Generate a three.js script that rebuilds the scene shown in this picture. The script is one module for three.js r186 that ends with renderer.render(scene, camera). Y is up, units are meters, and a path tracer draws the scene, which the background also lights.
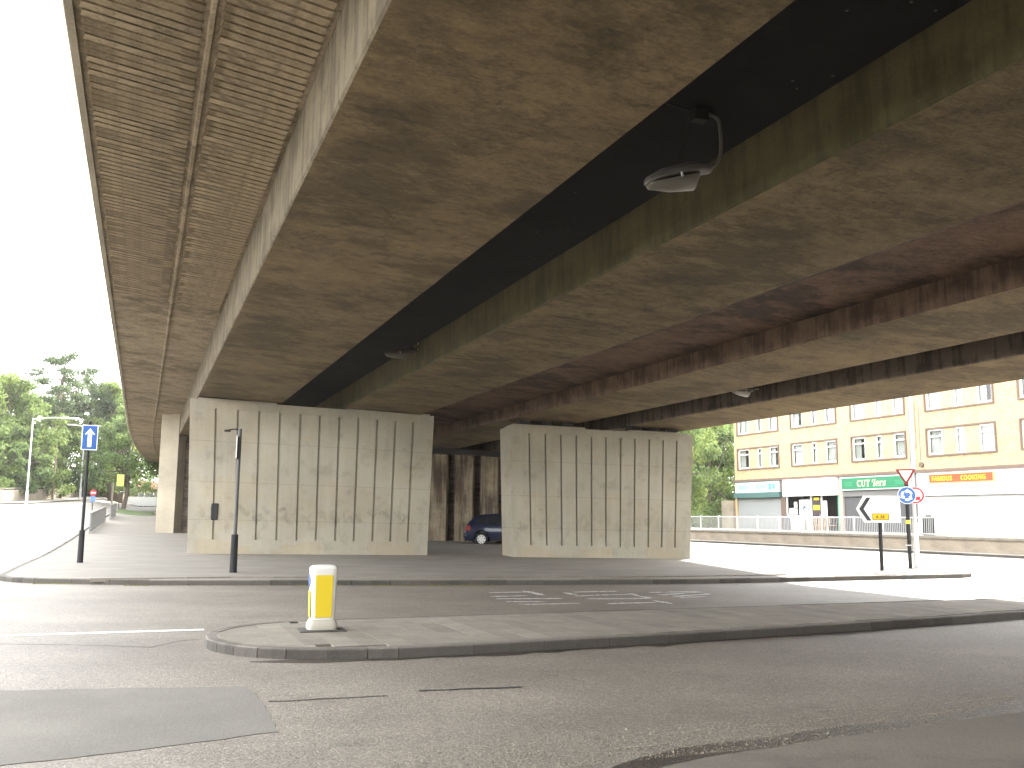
import * as THREE from 'three';
import { mergeGeometries } from 'three/addons/utils/BufferGeometryUtils.js';
import { RoundedBoxGeometry } from 'three/addons/geometries/RoundedBoxGeometry.js';

// ------------------------------------------------------------------ camera, sky, sun, exposure
const scene = new THREE.Scene();
const D2R = Math.PI / 180;
const camera = new THREE.PerspectiveCamera(2 * Math.atan(384 / 930) / D2R, 1024 / 768, 0.1, 1500);
camera.position.set(0, 1.6, 0);
camera.rotation.set(8.153 * D2R, -21.488 * D2R, 0.5 * D2R, 'YXZ');
const renderer = new THREE.WebGLRenderer({ antialias: true });
renderer.setSize(1024, 768);
renderer.toneMapping = THREE.LinearToneMapping;
renderer.toneMappingExposure = 8.2;
renderer.shadowMap.enabled = true;
const SUN = new THREE.Vector3(0.75, 0.9, -0.66).normalize();
{ // thin bright cloud: an even, slightly cool-white veil, a little brighter low down and round the sun
  const w = 256, h = 128, d = new Float32Array(w * h * 4), v = new THREE.Vector3();
  for (let j = 0; j < h; j++) for (let i = 0; i < w; i++) {
    const el = ((j + 0.5) / h - 0.5) * Math.PI, az = ((i + 0.5) / w - 0.5) * 2 * Math.PI;
    v.set(Math.cos(el) * Math.cos(az), Math.sin(el), Math.cos(el) * Math.sin(az));
    const s = Math.max(0, v.dot(SUN)), up = Math.max(0, v.y);
    const L = 0.92 + 0.1 * (1 - up) + 0.45 * Math.pow(s, 6), k = (j * w + i) * 4;
    d[k] = L * (1 - 0.05 * up); d[k + 1] = L; d[k + 2] = L * (1 + 0.05 * up); d[k + 3] = 1;
  }
  const t = new THREE.DataTexture(d, w, h, THREE.RGBAFormat, THREE.FloatType);
  t.mapping = THREE.EquirectangularReflectionMapping; t.magFilter = t.minFilter = THREE.LinearFilter; t.needsUpdate = true;
  scene.background = t; scene.environment = t;
}
const sun = new THREE.DirectionalLight(new THREE.Color(1, 0.95, 0.86), 2.6);
sun.name = 'sun'; sun.position.copy(SUN).multiplyScalar(150); sun.castShadow = true; sun.shadow.radius = 2.2;
Object.assign(sun.shadow.camera, { left: -90, right: 90, top: 90, bottom: -90, near: 1, far: 400 }); sun.shadow.mapSize.set(4096, 4096);
sun.target.position.set(10, 0, -40); sun.position.add(sun.target.position);
scene.add(sun, sun.target);

// ------------------------------------------------------------------ helpers
let seed = 7;
const rnd = () => { seed = (seed + 0x6d2b79f5) | 0; let t = Math.imul(seed ^ (seed >>> 15), 1 | seed); t = (t + Math.imul(t ^ (t >>> 7), 61 | t)) ^ t; return ((t ^ (t >>> 14)) >>> 0) / 4294967296; };
const rr = (a, b) => a + (b - a) * rnd();
const clamp = (x, a, b) => Math.min(b, Math.max(a, x)), lerp = (a, b, t) => a + (b - a) * t;
const sm = (a, b, x) => { const t = clamp((x - a) / (b - a), 0, 1); return t * t * (3 - 2 * t); };
const C = (r, g, b) => new THREE.Color().setRGB(r, g, b);
const taken = {};
const numbered = (n) => { const k = taken[n] = (taken[n] ?? -1) + 1; return k ? n + '_' + String(k).padStart(3, '0') : n; };
const tag = (o, label, category, group) => { o.userData.label = label; o.userData.category = category; if (group) o.userData.group = group; return o; };
function thing(name, label, category, pos = [0, 0, 0], turn = 0, group) {
  const o = new THREE.Group(); o.name = numbered(name); o.position.set(...pos); o.rotation.y = turn; scene.add(o);
  return tag(o, label, category, group);
}
function obj(name, geo, mat, parent = scene) {
  const g = Array.isArray(geo) ? mergeGeometries(geo.map((q) => clean(q)), false) : geo;
  const m = new THREE.Mesh(g, mat); m.name = parent === scene ? numbered(name) : name; m.castShadow = m.receiveShadow = true; parent.add(m); return m;
}
function clean(g) { g = g.index ? g.toNonIndexed() : g; for (const k of Object.keys(g.attributes)) if (!['position', 'normal', 'uv'].includes(k)) g.deleteAttribute(k); return g; }
const struct = (name, geo, mat) => { const m = obj(name, geo, mat); m.userData.kind = 'structure'; return m; };
function copyOf(root, label) { const r = root.clone(); r.name = numbered(root.name.replace(/_\d{3}$/, '')); r.userData = { ...root.userData, label: label ?? root.userData.label }; scene.add(r); return r; }
// terrain: flat under the bridge, rising gently beyond the piers
function terr(x, z) { let s = lerp(0.04, 0.025, sm(-6, 0, x)) * (1 - sm(21, 27, x)); const d = clamp(-z - 36, 0, 110); return d > 0 ? s * d * d / (d + 4) : 0; }
// uv in metres by the dominant normal
function uvm(g, s = 1) {
  g = g.index ? g.toNonIndexed() : g; if (!g.attributes.normal) g.computeVertexNormals();
  const p = g.attributes.position, n = g.attributes.normal, uv = new Float32Array(p.count * 2);
  for (let i = 0; i < p.count; i += 3) {
    let ax = 0, ay = 0, az = 0; for (let k = 0; k < 3; k++) { ax += Math.abs(n.getX(i + k)); ay += Math.abs(n.getY(i + k)); az += Math.abs(n.getZ(i + k)); }
    for (let k = 0; k < 3; k++) { const j = i + k, x = p.getX(j), y = p.getY(j), z = p.getZ(j); const [a, b] = ay >= ax && ay >= az ? [x, z] : ax >= az ? [z, y] : [x, y]; uv[j * 2] = a / s; uv[j * 2 + 1] = b / s; }
  }
  g.setAttribute('uv', new THREE.BufferAttribute(uv, 2)); return g;
}
function box(x0, x1, y0, y1, z0, z1) { const g = new THREE.BoxGeometry(x1 - x0, y1 - y0, z1 - z0); g.translate((x0 + x1) / 2, (y0 + y1) / 2, (z0 + z1) / 2); return uvm(g); }
function rbox(w, h, d, r, x = 0, y = 0, z = 0, seg = 2) { const g = new RoundedBoxGeometry(w, h, d, seg, r); g.translate(x, y, z); return clean(g); }
function cyl(r0, r1, h, x = 0, y = 0, z = 0, seg = 16) { const g = new THREE.CylinderGeometry(r1, r0, h, seg); g.translate(x, y + h / 2, z); return clean(g); }
function tube(pts, r, seg = 24, rs = 8) { return clean(new THREE.TubeGeometry(new THREE.CatmullRomCurve3(pts.map((p) => new THREE.Vector3(...p))), seg, r, rs)); }
// eight corners from a mapping (a, b, c) in given ranges -> flat-shaded block with uv from (a, b) in metres
function hexa(map, [a0, a1], [b0, b1], [c0, c1], us = 1, vs = 1, cs = 1) {
  const P = (a, b, c) => map(a, b, c), v = [], uv = [];
  const q = (p, t) => { for (const i of [0, 1, 2, 0, 2, 3]) { v.push(...p[i]); uv.push(t[i][0] * us, t[i][1] * vs); } };
  const f = [[a0, b0, c1], [a1, b0, c1], [a1, b1, c1], [a0, b1, c1], [a0, b0, c0], [a1, b0, c0], [a1, b1, c0], [a0, b1, c0]], w = f.map((e) => P(...e)), ab = f.map(([a, b]) => [a, b]), cb = f.map(([, b, c]) => [c * cs / us, b]), ac = f.map(([a, , c]) => [a, c * cs / vs]);
  const face = (ids, t) => q(ids.map((i) => w[i]), ids.map((i) => t[i]));
  face([0, 1, 2, 3], ab); face([5, 4, 7, 6], ab); face([4, 0, 3, 7], cb); face([1, 5, 6, 2], cb); face([3, 2, 6, 7], ac); face([4, 5, 1, 0], ac);
  const g = new THREE.BufferGeometry(); g.setAttribute('position', new THREE.Float32BufferAttribute(v, 3)); g.setAttribute('uv', new THREE.Float32BufferAttribute(uv, 2)); g.computeVertexNormals(); return g;
}
// closed profile (function of z, points [x, y] clockwise seen from +z or not) swept along stations
function sweep(prof, stations, { flip = false, mats } = {}) {
  const v = [], uv = [], rows = stations.map((s) => prof(s.z).map(([x, y]) => [x + (s.dx ?? 0), y + (s.dy ?? 0), s.z])), g = new THREE.BufferGeometry();
  const n = rows[0].length, tri = (a, b, c, ta, tb, tc) => { if (flip) { v.push(...a, ...c, ...b); uv.push(...ta, ...tc, ...tb); } else { v.push(...a, ...b, ...c); uv.push(...ta, ...tb, ...tc); } };
  let L = rows[0][0][0];
  for (let k = 0; k < n; k++) {
    const from = v.length / 3, l0 = L;
    for (let i = 0; i + 1 < rows.length; i++) {
      const a = rows[i][k], b = rows[i][(k + 1) % n], c = rows[i + 1][(k + 1) % n], d = rows[i + 1][k], u0 = l0, u1 = l0 + Math.hypot(b[0] - a[0], b[1] - a[1]); if (!i) L = u1;
      tri(a, b, c, [u0, a[2]], [u1, a[2]], [u1, c[2]]); tri(a, c, d, [u0, a[2]], [u1, c[2]], [u0, c[2]]);
    }
    if (mats) g.addGroup(from, v.length / 3 - from, mats[k] ?? 0);
  }
  const from = v.length / 3;
  for (const e of [0, rows.length - 1]) {
    const r = rows[e], t = THREE.ShapeUtils.triangulateShape(r.map(([x, y]) => new THREE.Vector2(x, y)), []);
    for (const [i, j, k] of t) { const T = (p) => [p[0], p[1]]; tri(r[i], r[j], r[k], T(r[i]), T(r[j]), T(r[k])); }
  }
  if (mats) g.addGroup(from, v.length / 3 - from, 0);
  g.setAttribute('position', new THREE.Float32BufferAttribute(v, 3)); g.setAttribute('uv', new THREE.Float32BufferAttribute(uv, 2)); g.computeVertexNormals(); return g;
}
// horizontal polygon laid on the terrain
function sheet(poly, y0, step = 2, s = 1) {
  const c = poly.map(([x, z]) => new THREE.Vector2(x, -z)); if (THREE.ShapeUtils.isClockWise(c)) c.reverse();
  let tris = THREE.ShapeUtils.triangulateShape(c, []).map((t) => t.map((i) => [c[i].x, c[i].y]));
  for (let it = 0; it < 16; it++) {
    let any = false; const out = [];
    for (const t of tris) {
      const l = [0, 1, 2].map((i) => Math.hypot(t[i][0] - t[(i + 1) % 3][0], t[i][1] - t[(i + 1) % 3][1])), m = l.indexOf(Math.max(...l));
      if (l[m] > step) { const a = t[m], b = t[(m + 1) % 3], d = t[(m + 2) % 3], h = [(a[0] + b[0]) / 2, (a[1] + b[1]) / 2]; out.push([a, h, d], [h, b, d]); any = true; } else out.push(t);
    }
    tris = out; if (!any) break;
  }
  const v = [], uv = [];
  for (const t of tris) for (const [x, y] of t) { v.push(x, terr(x, -y) + y0, -y); uv.push(x / s, -y / s); }
  const g = new THREE.BufferGeometry(); g.setAttribute('position', new THREE.Float32BufferAttribute(v, 3)); g.setAttribute('uv', new THREE.Float32BufferAttribute(uv, 2)); g.computeVertexNormals(); return g;
}
function loft(sections) { // sections: {x, rings: [[y, z]...]} -> smooth closed tube with end fans
  const n = sections[0].ring.length, v = [], idx = [];
  for (const s of sections) for (const [y, z] of s.ring) v.push(s.x, y, z);
  for (let i = 0; i + 1 < sections.length; i++) for (let k = 0; k < n; k++) { const a = i * n + k, b = i * n + (k + 1) % n; idx.push(a, b, a + n, b, b + n, a + n); }
  for (const [e, f] of [[0, 1], [sections.length - 1, 0]]) { const c = v.length / 3, r = sections[e].ring; v.push(sections[e].x, r.reduce((q, p) => q + p[0], 0) / n, r.reduce((q, p) => q + p[1], 0) / n); for (let k = 0; k < n; k++) { const a = e * n + k, b = e * n + (k + 1) % n; idx.push(...(f ? [c, b, a] : [c, a, b])); } }
  const g = new THREE.BufferGeometry(); g.setAttribute('position', new THREE.Float32BufferAttribute(v, 3)); g.setAttribute('uv', new THREE.Float32BufferAttribute(new Float32Array(v.length / 3 * 2), 2)); g.setIndex(idx); g.computeVertexNormals(); return g;
}

// ------------------------------------------------------------------ textures
const hash = (x, y, s) => { let h = Math.imul(x, 374761393) ^ Math.imul(y, 668265263) ^ Math.imul(s, 1274126177); h = Math.imul(h ^ (h >>> 13), 1274126177); return ((h ^ (h >>> 16)) >>> 0) / 4294967296; };
function layer(W, H, px, py, s) { // one tileable octave, px by py cells
  const o = new Float32Array(W * H), lat = new Float32Array(px * py); for (let y = 0; y < py; y++) for (let x = 0; x < px; x++) lat[y * px + x] = hash(x, y, s);
  const X = new Int32Array(W), X1 = new Int32Array(W), F = new Float32Array(W);
  for (let i = 0; i < W; i++) { const f = i / W * px, a = Math.floor(f), t = f - a; X[i] = a % px; X1[i] = (a + 1) % px; F[i] = t * t * (3 - 2 * t); }
  for (let j = 0; j < H; j++) { const f = j / H * py, a = Math.floor(f), t0 = f - a, t = t0 * t0 * (3 - 2 * t0), r0 = (a % py) * px, r1 = ((a + 1) % py) * px; for (let i = 0; i < W; i++) { const p = lat[r0 + X[i]] + (lat[r0 + X1[i]] - lat[r0 + X[i]]) * F[i], q = lat[r1 + X[i]] + (lat[r1 + X1[i]] - lat[r1 + X[i]]) * F[i]; o[j * W + i] = p + (q - p) * t; } }
  return o;
}
function fbm(W, H, px, py, oct, s, gain = 0.55) { // 0..1
  const o = new Float32Array(W * H); let a = 1, sum = 0;
  for (let k = 0; k < oct; k++) { const l = layer(W, H, Math.min(W, px << k), Math.min(H, py << k), s * 31 + k); for (let i = 0; i < o.length; i++) o[i] += a * l[i]; sum += a; a *= gain; }
  for (let i = 0; i < o.length; i++) o[i] /= sum; return o;
}
const enc = (x) => { x = clamp(x, 0, 1); return 255 * (x <= 0.0031308 ? 12.92 * x : 1.055 * Math.pow(x, 1 / 2.4) - 0.055); };
function colorTex(W, H, fn, rep = 1) { // fn(i, x, y) -> linear [r, g, b]
  const d = new Uint8Array(W * H * 4);
  for (let y = 0, i = 0; y < H; y++) for (let x = 0; x < W; x++, i++) { const c = fn(i, x, y); d[i * 4] = enc(c[0]); d[i * 4 + 1] = enc(c[1]); d[i * 4 + 2] = enc(c[2]); d[i * 4 + 3] = 255; }
  return finish(new THREE.DataTexture(d, W, H), rep, true);
}
function grayTex(W, H, fn, rep = 1) { const d = new Uint8Array(W * H * 4); for (let y = 0, i = 0; y < H; y++) for (let x = 0; x < W; x++, i++) { const c = clamp(fn(i, x, y), 0, 1) * 255; d[i * 4] = d[i * 4 + 1] = d[i * 4 + 2] = c; d[i * 4 + 3] = 255; } return finish(new THREE.DataTexture(d, W, H), rep, false); }
function finish(t, rep, srgb) { t.wrapS = t.wrapT = THREE.RepeatWrapping; const [a, b] = Array.isArray(rep) ? rep : [rep, rep]; t.repeat.set(a, b); t.magFilter = THREE.LinearFilter; t.minFilter = THREE.LinearMipmapLinearFilter; if (srgb) t.colorSpace = THREE.SRGBColorSpace; t.needsUpdate = true; return t; }
const mix3 = (a, b, t) => [a[0] + (b[0] - a[0]) * t, a[1] + (b[1] - a[1]) * t, a[2] + (b[2] - a[2]) * t];
const std = (o) => new THREE.MeshStandardMaterial({ roughness: 0.9, ...o });
const plain = (r, g, b, rough = 0.6, metal = 0) => new THREE.MeshStandardMaterial({ color: C(r, g, b), roughness: rough, metalness: metal });

const M = {};
{ // asphalt, 4 m tile
  const N = 1024, f = fbm(N, N, 256, 256, 2, 11), p = fbm(N, N, 4, 4, 5, 12), sp = fbm(N, N, 400, 400, 1, 13), st = fbm(N, N, 10, 10, 4, 14);
  const map = colorTex(N, N, (i) => { let k = 0.8 + 0.75 * (f[i] - 0.5) + 0.4 * (p[i] - 0.5); if (sp[i] > 0.8) k *= 1.55; if (sp[i] < 0.2) k *= 0.55; if (st[i] > 0.64) k *= 1 - 0.9 * (st[i] - 0.64); return [0.2 * k, 0.174 * k, 0.143 * k]; }, 1 / 4);
  const bump = grayTex(N, N, (i) => 0.5 * f[i] + 0.5 * sp[i], 1 / 4);
  M.asphalt = std({ map, bumpMap: bump, bumpScale: 0.004, roughness: 0.68, vertexColors: true });
  M.pavement = std({ map: colorTex(N, N, (i) => { let k = 0.9 + 0.25 * (f[i] - 0.5) + 0.45 * (p[i] - 0.5); if (st[i] > 0.62) k *= 1 - 0.8 * (st[i] - 0.62); return [0.19 * k, 0.17 * k, 0.142 * k]; }, 1 / 4), bumpMap: bump, bumpScale: 0.003, roughness: 0.85 });
  M.patch = std({ map: colorTex(N, N, (i, x, y) => { const j = i, k = 0.95 + 0.3 * (f[j] - 0.5) + 0.5 * (p[j] - 0.5); return [0.13 * k, 0.119 * k, 0.101 * k]; }, 1 / 4), bumpMap: bump, bumpScale: 0.002, roughness: 0.95 });
  M.footway = std({ map: colorTex(N, N, (i) => { let k = 0.9 + 0.3 * (f[i] - 0.5) + 0.55 * (p[i] - 0.5); if (st[i] > 0.6) k *= 1 - 1.1 * (st[i] - 0.6); return [0.128 * k, 0.112 * k, 0.09 * k]; }, 1 / 4), bumpMap: bump, bumpScale: 0.003, roughness: 0.9 });
  M.mud = std({ map: colorTex(N, N, (i, x, y) => { const j = i, k = 0.7 + 1.1 * (p[j] - 0.5) + 0.5 * (f[j] - 0.5); return [0.055 * k, 0.045 * k, 0.034 * k]; }, 1 / 4), bumpMap: bump, bumpScale: 0.012, roughness: 0.5 });
  M.kerbs = [[0.125, 0.11, 0.09], [0.118, 0.104, 0.084], [0.135, 0.12, 0.1]].map((c, q) => std({ vertexColors: true, map: colorTex(256, 256, (i, x, y) => { const j = (y + 128 * q) * N + x + 90 * q, k = 0.82 + 0.9 * (p[j] - 0.5) + 0.35 * (f[j] - 0.5); return c.map((e) => e * k); }, 1), bumpMap: bump, bumpScale: 0.002, roughness: 0.9 }));
  M.slabs = [[0.19, 0.168, 0.135], [0.186, 0.164, 0.131], [0.195, 0.172, 0.139], [0.188, 0.165, 0.132]].map((c, q) => std({ map: colorTex(256, 256, (i, x, y) => { const j = (y + 140 * q) * N + x + 130 * q, k = 0.85 + 0.8 * (p[j] - 0.5) + 0.4 * (f[j] - 0.5); return c.map((e) => e * k); }, 1), bumpMap: bump, bumpScale: 0.003, roughness: 0.9 }));
  M.grass = std({ map: colorTex(512, 512, (i, x, y) => { const j = y * N + x, k = 0.7 + 0.8 * (f[j] - 0.5) + 0.8 * (p[j] - 0.5); return [0.085 * k, 0.12 * k, 0.03 * k]; }, 1 / 3), roughness: 1 });
  M.earth = std({ map: colorTex(512, 512, (i, x, y) => { const j = y * N + x, k = 0.8 + 0.6 * (f[j] - 0.5) + 0.8 * (p[j] - 0.5); return [0.075 * k, 0.075 * k, 0.035 * k]; }, 1 / 4), roughness: 1 });
}
{ // board-marked concrete of the deck underside, 12 m tile; u across the deck, v along it; black mould in streaks across
  const N = 2048, a = fbm(N, N, 6, 8, 7, 21, 0.65), b = fbm(N, N, 14, 22, 7, 22, 0.78), c = fbm(N, N, 4, 4, 6, 23, 0.6), h = fbm(N, N, 34, 42, 6, 27, 0.85), rv = fbm(N, N, 10, 14, 6, 28, 0.62), f = fbm(N, N, 512, 512, 2, 24), g = fbm(N, N, 150, 300, 2, 26), B = 96;
  const board = (y) => hash(Math.floor(y / N * B), 3, 5);
  const soff = (base, dark, amt, green) => (i, x, y) => {
    const w = sm(0.44, 0.6, 0.3 * a[i] + 0.32 * b[i] + 0.2 * c[i] + 0.18 * h[i]) * amt, k = 0.88 + 0.3 * (f[i] - 0.5) + 0.55 * (c[i] - 0.5) + 0.1 * (board(y) - 0.5) + 0.3 * (g[i] - 0.5) + 0.8 * (h[i] - 0.5) - 0.18 * sm(0.9, 0.99, 1 - Math.abs(2 * rv[i] - 1));
    const q = mix3(base, dark, clamp(w * 1.25, 0, 1)); const fr = y / N * B % 1; const jn = fr < 0.05 ? 0.9 : 1;
    return [q[0] * k * jn * (1 - green * 0.2), q[1] * k * jn, q[2] * k * jn * (1 - green * 0.2)];
  };
  const bmp = grayTex(1024, 1024, (i, x, y) => { const j = y * 2 * N + x * 2, fr = y / 1024 * B % 1; return 0.45 + 0.25 * (board(y * 2) - 0.5) + 0.3 * (f[j] - 0.5) + 0.3 * (g[j] - 0.5) - (fr < 0.08 ? 0.25 : 0); }, 1 / 12);
  M.soffit = std({ map: colorTex(N, N, soff([0.192, 0.138, 0.066], [0.066, 0.047, 0.022], 0.68, 0), 1 / 12), bumpMap: bmp, bumpScale: 0.012, roughness: 0.95 });
  M.cantilever = std({ map: colorTex(1024, 1024, (i, x, y) => soff([0.33, 0.265, 0.175], [0.15, 0.115, 0.066], 0.85, 0)(y * 2 * N + x * 2, x * 2, y * 2), [1 / 9, 1 / 12]), roughness: 0.95 });
  const red = soff([0.16, 0.095, 0.06], [0.05, 0.03, 0.02], 1, 0);
  M.rust = std({ map: colorTex(1024, 1024, (i, x, y) => red(y * 2 * N + x * 2, x * 2, y * 2), 1 / 12), roughness: 0.95 });
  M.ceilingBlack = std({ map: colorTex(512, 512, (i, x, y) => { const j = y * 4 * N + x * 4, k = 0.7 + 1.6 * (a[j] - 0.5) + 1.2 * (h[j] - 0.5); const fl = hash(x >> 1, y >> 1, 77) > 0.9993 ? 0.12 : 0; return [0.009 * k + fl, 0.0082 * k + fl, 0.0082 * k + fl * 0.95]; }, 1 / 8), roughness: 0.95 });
}
{ // webs: run-off streaks down the face. u along sweep perimeter (vertical on the web), v along the deck; streaks run along u
  const N = 1024, s1 = fbm(N, N, 2, 56, 4, 31, 0.75), s2 = fbm(N, N, 5, 14, 6, 32, 0.65), f = fbm(N, N, 256, 256, 2, 33);
  const web = (base, dark, lo, hi) => (i) => { const w = sm(lo, hi, 0.55 * s1[i] + 0.45 * s2[i]), k = 0.9 + 0.3 * (f[i] - 0.5) + 0.3 * (s1[i] - 0.5); return mix3(base, dark, w).map((e) => e * k); };
  M.webPale = std({ map: colorTex(N, N, web([0.16, 0.13, 0.08], [0.07, 0.053, 0.029], 0.36, 0.64), [1 / 2.6, 1 / 9]), roughness: 0.95 });
  M.webMoss = std({ map: colorTex(N, N, web([0.095, 0.078, 0.034], [0.04, 0.035, 0.0125], 0.3, 0.68), [1 / 2.6, 1 / 9]), roughness: 1 });
  M.webRust = std({ map: colorTex(N, N, web([0.16, 0.105, 0.068], [0.06, 0.036, 0.025], 0.36, 0.66), [1 / 2.6, 1 / 9]), roughness: 1 });
  M.webDark = std({ map: colorTex(N, N, web([0.14, 0.11, 0.085], [0.05, 0.038, 0.03], 0.4, 0.62), [1 / 2.6, 1 / 9]), roughness: 1 });
}
{ // pier faces: shutter pours, dirt, ghost of scrubbed-off graffiti. one tile = the whole face, 10 m by 6.25 m
  const W = 2048, H = 1024, a = fbm(W, H, 6, 4, 5, 41), f = fbm(W, H, 512, 256, 2, 42), v = fbm(W, H, 70, 3, 4, 43, 0.6), c = fbm(W, H, 26, 16, 4, 44), o = fbm(W, H, 10, 7, 4, 45);
  const ghost = (sd) => {
    const cv = document.createElement('canvas'); cv.width = W; cv.height = H; const x = cv.getContext('2d'); x.fillStyle = '#000'; x.fillRect(0, 0, W, H); x.strokeStyle = '#fff'; x.lineCap = 'round';
    let s = sd; const q = () => { s = (s * 16807) % 2147483647; return s / 2147483647; };
    for (let k = 0; k < 17; k++) { // looped strokes, no readable letters
      const cx = 120 + k * 108 + 50 * q(), cy = H * (0.73 + 0.05 * (q() - 0.5)), r = 34 + 16 * q(); x.lineWidth = 13 + 9 * q(); x.filter = 'blur(5px)'; x.globalAlpha = 0.35 + 0.5 * q();
      x.beginPath(); x.moveTo(cx - r, cy - r * q()); for (let m = 0; m < 3; m++) x.bezierCurveTo(cx + (q() - 0.5) * 3 * r, cy + (q() - 0.5) * 3 * r, cx + (q() - 0.5) * 2.4 * r, cy + (q() - 0.5) * 2.4 * r, cx + (q() - 0.5) * 2 * r, cy + (q() - 0.5) * 2 * r); x.stroke();
    }
    return x.getImageData(0, 0, W, H).data;
  };
  const face = (sd, amt) => { const g = ghost(sd); return colorTex(W, H, (i, x, y) => {
    const yy = y / H; let k = 0.92 + 0.16 * (f[i] - 0.5) + 0.42 * (a[i] - 0.5) + 0.14 * (v[i] - 0.5);
    if (c[i] > 0.6) k *= 1 - 0.8 * (c[i] - 0.6);
    for (const jn of [0.235, 0.475, 0.735]) if (Math.abs(yy - jn - 0.004 * (a[i] - 0.5)) < 0.0022) k *= 0.8;
    const gi = g[((H - 1 - y) * W + x) * 4] / 255; k *= 1 - amt * gi * (0.45 + 0.9 * c[i]);
    const t = sm(0.47, 0.66, o[i]) * 0.55; return mix3([0.318 * k, 0.29 * k, 0.228 * k], [0.318 * k, 0.272 * k, 0.192 * k], Math.max(t, yy < 0.1 + 0.05 * (c[i] - 0.5) && o[i] + 0.25 * (a[i] - 0.5) > 0.44 ? 0.85 : 0));
  }, [1, 1]); };
  M.pierA = std({ map: face(77, 0.4), roughness: 0.92 });
  M.pierB = std({ map: face(4242, 0.16), roughness: 0.92 });
  M.abut = std({ map: colorTex(1024, 512, (i, x, y) => { const j = y * 2 * W + x * 2, w = sm(0.36, 0.7, v[j] * 0.6 + a[j] * 0.4), k = 0.9 + 0.4 * (f[j] - 0.5) + 0.6 * (c[j] - 0.5); return mix3([0.3 * k, 0.245 * k, 0.165 * k], [0.1 * k, 0.07 * k, 0.05 * k], w); }, [1 / 10, 1 / 6.25]), roughness: 0.95 });
  M.concrete = std({ map: colorTex(1024, 512, (i, x, y) => { const j = y * 2 * W + x * 2, k = 0.9 + 0.3 * (f[j] - 0.5) + 0.6 * (a[j] - 0.5); return [0.36 * k, 0.315 * k, 0.24 * k]; }, [1 / 10, 1 / 5]), roughness: 0.95 });
}
{ // buff brick, 1.8 m tile; a course is under two pixels high in the picture
  const N = 512, f = fbm(N, N, 128, 128, 2, 51), p = fbm(N, N, 3, 3, 4, 52);
  M.brick = std({ map: colorTex(N, N, (i, x, y) => { const r = Math.floor(y / N * 24), u = x / N * 8 + (r % 2) * 0.5, fx = u % 1, fy = y / N * 24 % 1, b = hash(Math.floor(u) % 8, r, 9); let k = 0.86 + 0.34 * (b - 0.5) + 0.2 * (f[i] - 0.5) + 0.3 * (p[i] - 0.5); if (fx < 0.05 || fy < 0.14) return [0.41, 0.335, 0.215]; return [0.42 * k, 0.318 * k, 0.172 * k]; }, 1 / 1.8), roughness: 0.9 });
  M.redbrick = std({ map: colorTex(N, N, (i, x, y) => { const r = Math.floor(y / N * 24), u = x / N * 8 + (r % 2) * 0.5, fx = u % 1, fy = y / N * 24 % 1, b = hash(Math.floor(u) % 8, r, 8); const k = 0.86 + 0.5 * (b - 0.5); if (fx < 0.05 || fy < 0.14) return [0.25, 0.2, 0.15]; return [0.2 * k, 0.13 * k, 0.085 * k]; }, 1 / 1.8), roughness: 0.9 });
  M.stonewall = std({ map: colorTex(N, N, (i) => { const k = 0.8 + 0.5 * (f[i] - 0.5) + 0.7 * (p[i] - 0.5); return [0.3 * k, 0.25 * k, 0.19 * k]; }, 1 / 2), roughness: 0.95 });
}
M.white = plain(0.78, 0.78, 0.76, 0.5); M.black = plain(0.01, 0.01, 0.011, 0.8); M.postGrey = plain(0.07, 0.07, 0.066, 0.55); M.galv = plain(0.45, 0.46, 0.46, 0.45, 0.3); M.dark = plain(0.03, 0.028, 0.026, 0.8);
M.line = std({ color: C(0.62, 0.6, 0.56), roughness: 0.8 }); M.wornline = std({ color: C(0.26, 0.235, 0.18), roughness: 0.85 }); M.tar = plain(0.03, 0.028, 0.027, 0.55);
M.yellow = plain(0.52, 0.385, 0.008, 0.5); M.upvc = plain(0.72, 0.72, 0.7, 0.45); M.trimbrown = plain(0.13, 0.085, 0.065, 0.75); M.aluminium = plain(0.55, 0.55, 0.54, 0.45, 0.6);
M.glass = new THREE.MeshPhysicalMaterial({ color: C(0.9, 0.93, 0.92), roughness: 0.04, transmission: 1, thickness: 0, ior: 1.5 });
M.leaf = new THREE.MeshPhysicalMaterial({ vertexColors: true, roughness: 0.9, transmission: 0.5, thickness: 0, side: THREE.DoubleSide, specularIntensity: 0.3 });
M.bark = std({ color: C(0.1, 0.078, 0.058), roughness: 1 });

// ------------------------------------------------------------------ ground, roads, pavements
function gridSheet(xs, zs, y0, s = 1, colour) {
  const g = new THREE.BufferGeometry(), v = [], uv = [], col = [], idx = [], n = xs.length;
  for (const z of zs) for (const x of xs) { v.push(x, terr(x, z) + y0, z); uv.push(x / s, z / s); if (colour) col.push(...colour(x, z)); }
  for (let j = 0; j + 1 < zs.length; j++) for (let i = 0; i + 1 < n; i++) { const a = j * n + i; idx.push(a, a + n, a + 1, a + 1, a + n, a + n + 1); }
  g.setAttribute('position', new THREE.Float32BufferAttribute(v, 3)); g.setAttribute('uv', new THREE.Float32BufferAttribute(uv, 2)); if (colour) g.setAttribute('color', new THREE.Float32BufferAttribute(col, 3)); g.setIndex(idx); g.computeVertexNormals(); return g;
}
const steps = (...seg) => { const o = [seg[0]]; for (let i = 1; i + 1 < seg.length + 1; i += 2) { const [to, st] = [seg[i], seg[i + 1]], from = o[o.length - 1], n = Math.max(1, Math.round(Math.abs(to - from) / st)); for (let k = 1; k <= n; k++) o.push(lerp(from, to, k / n)); } return o; };
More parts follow.
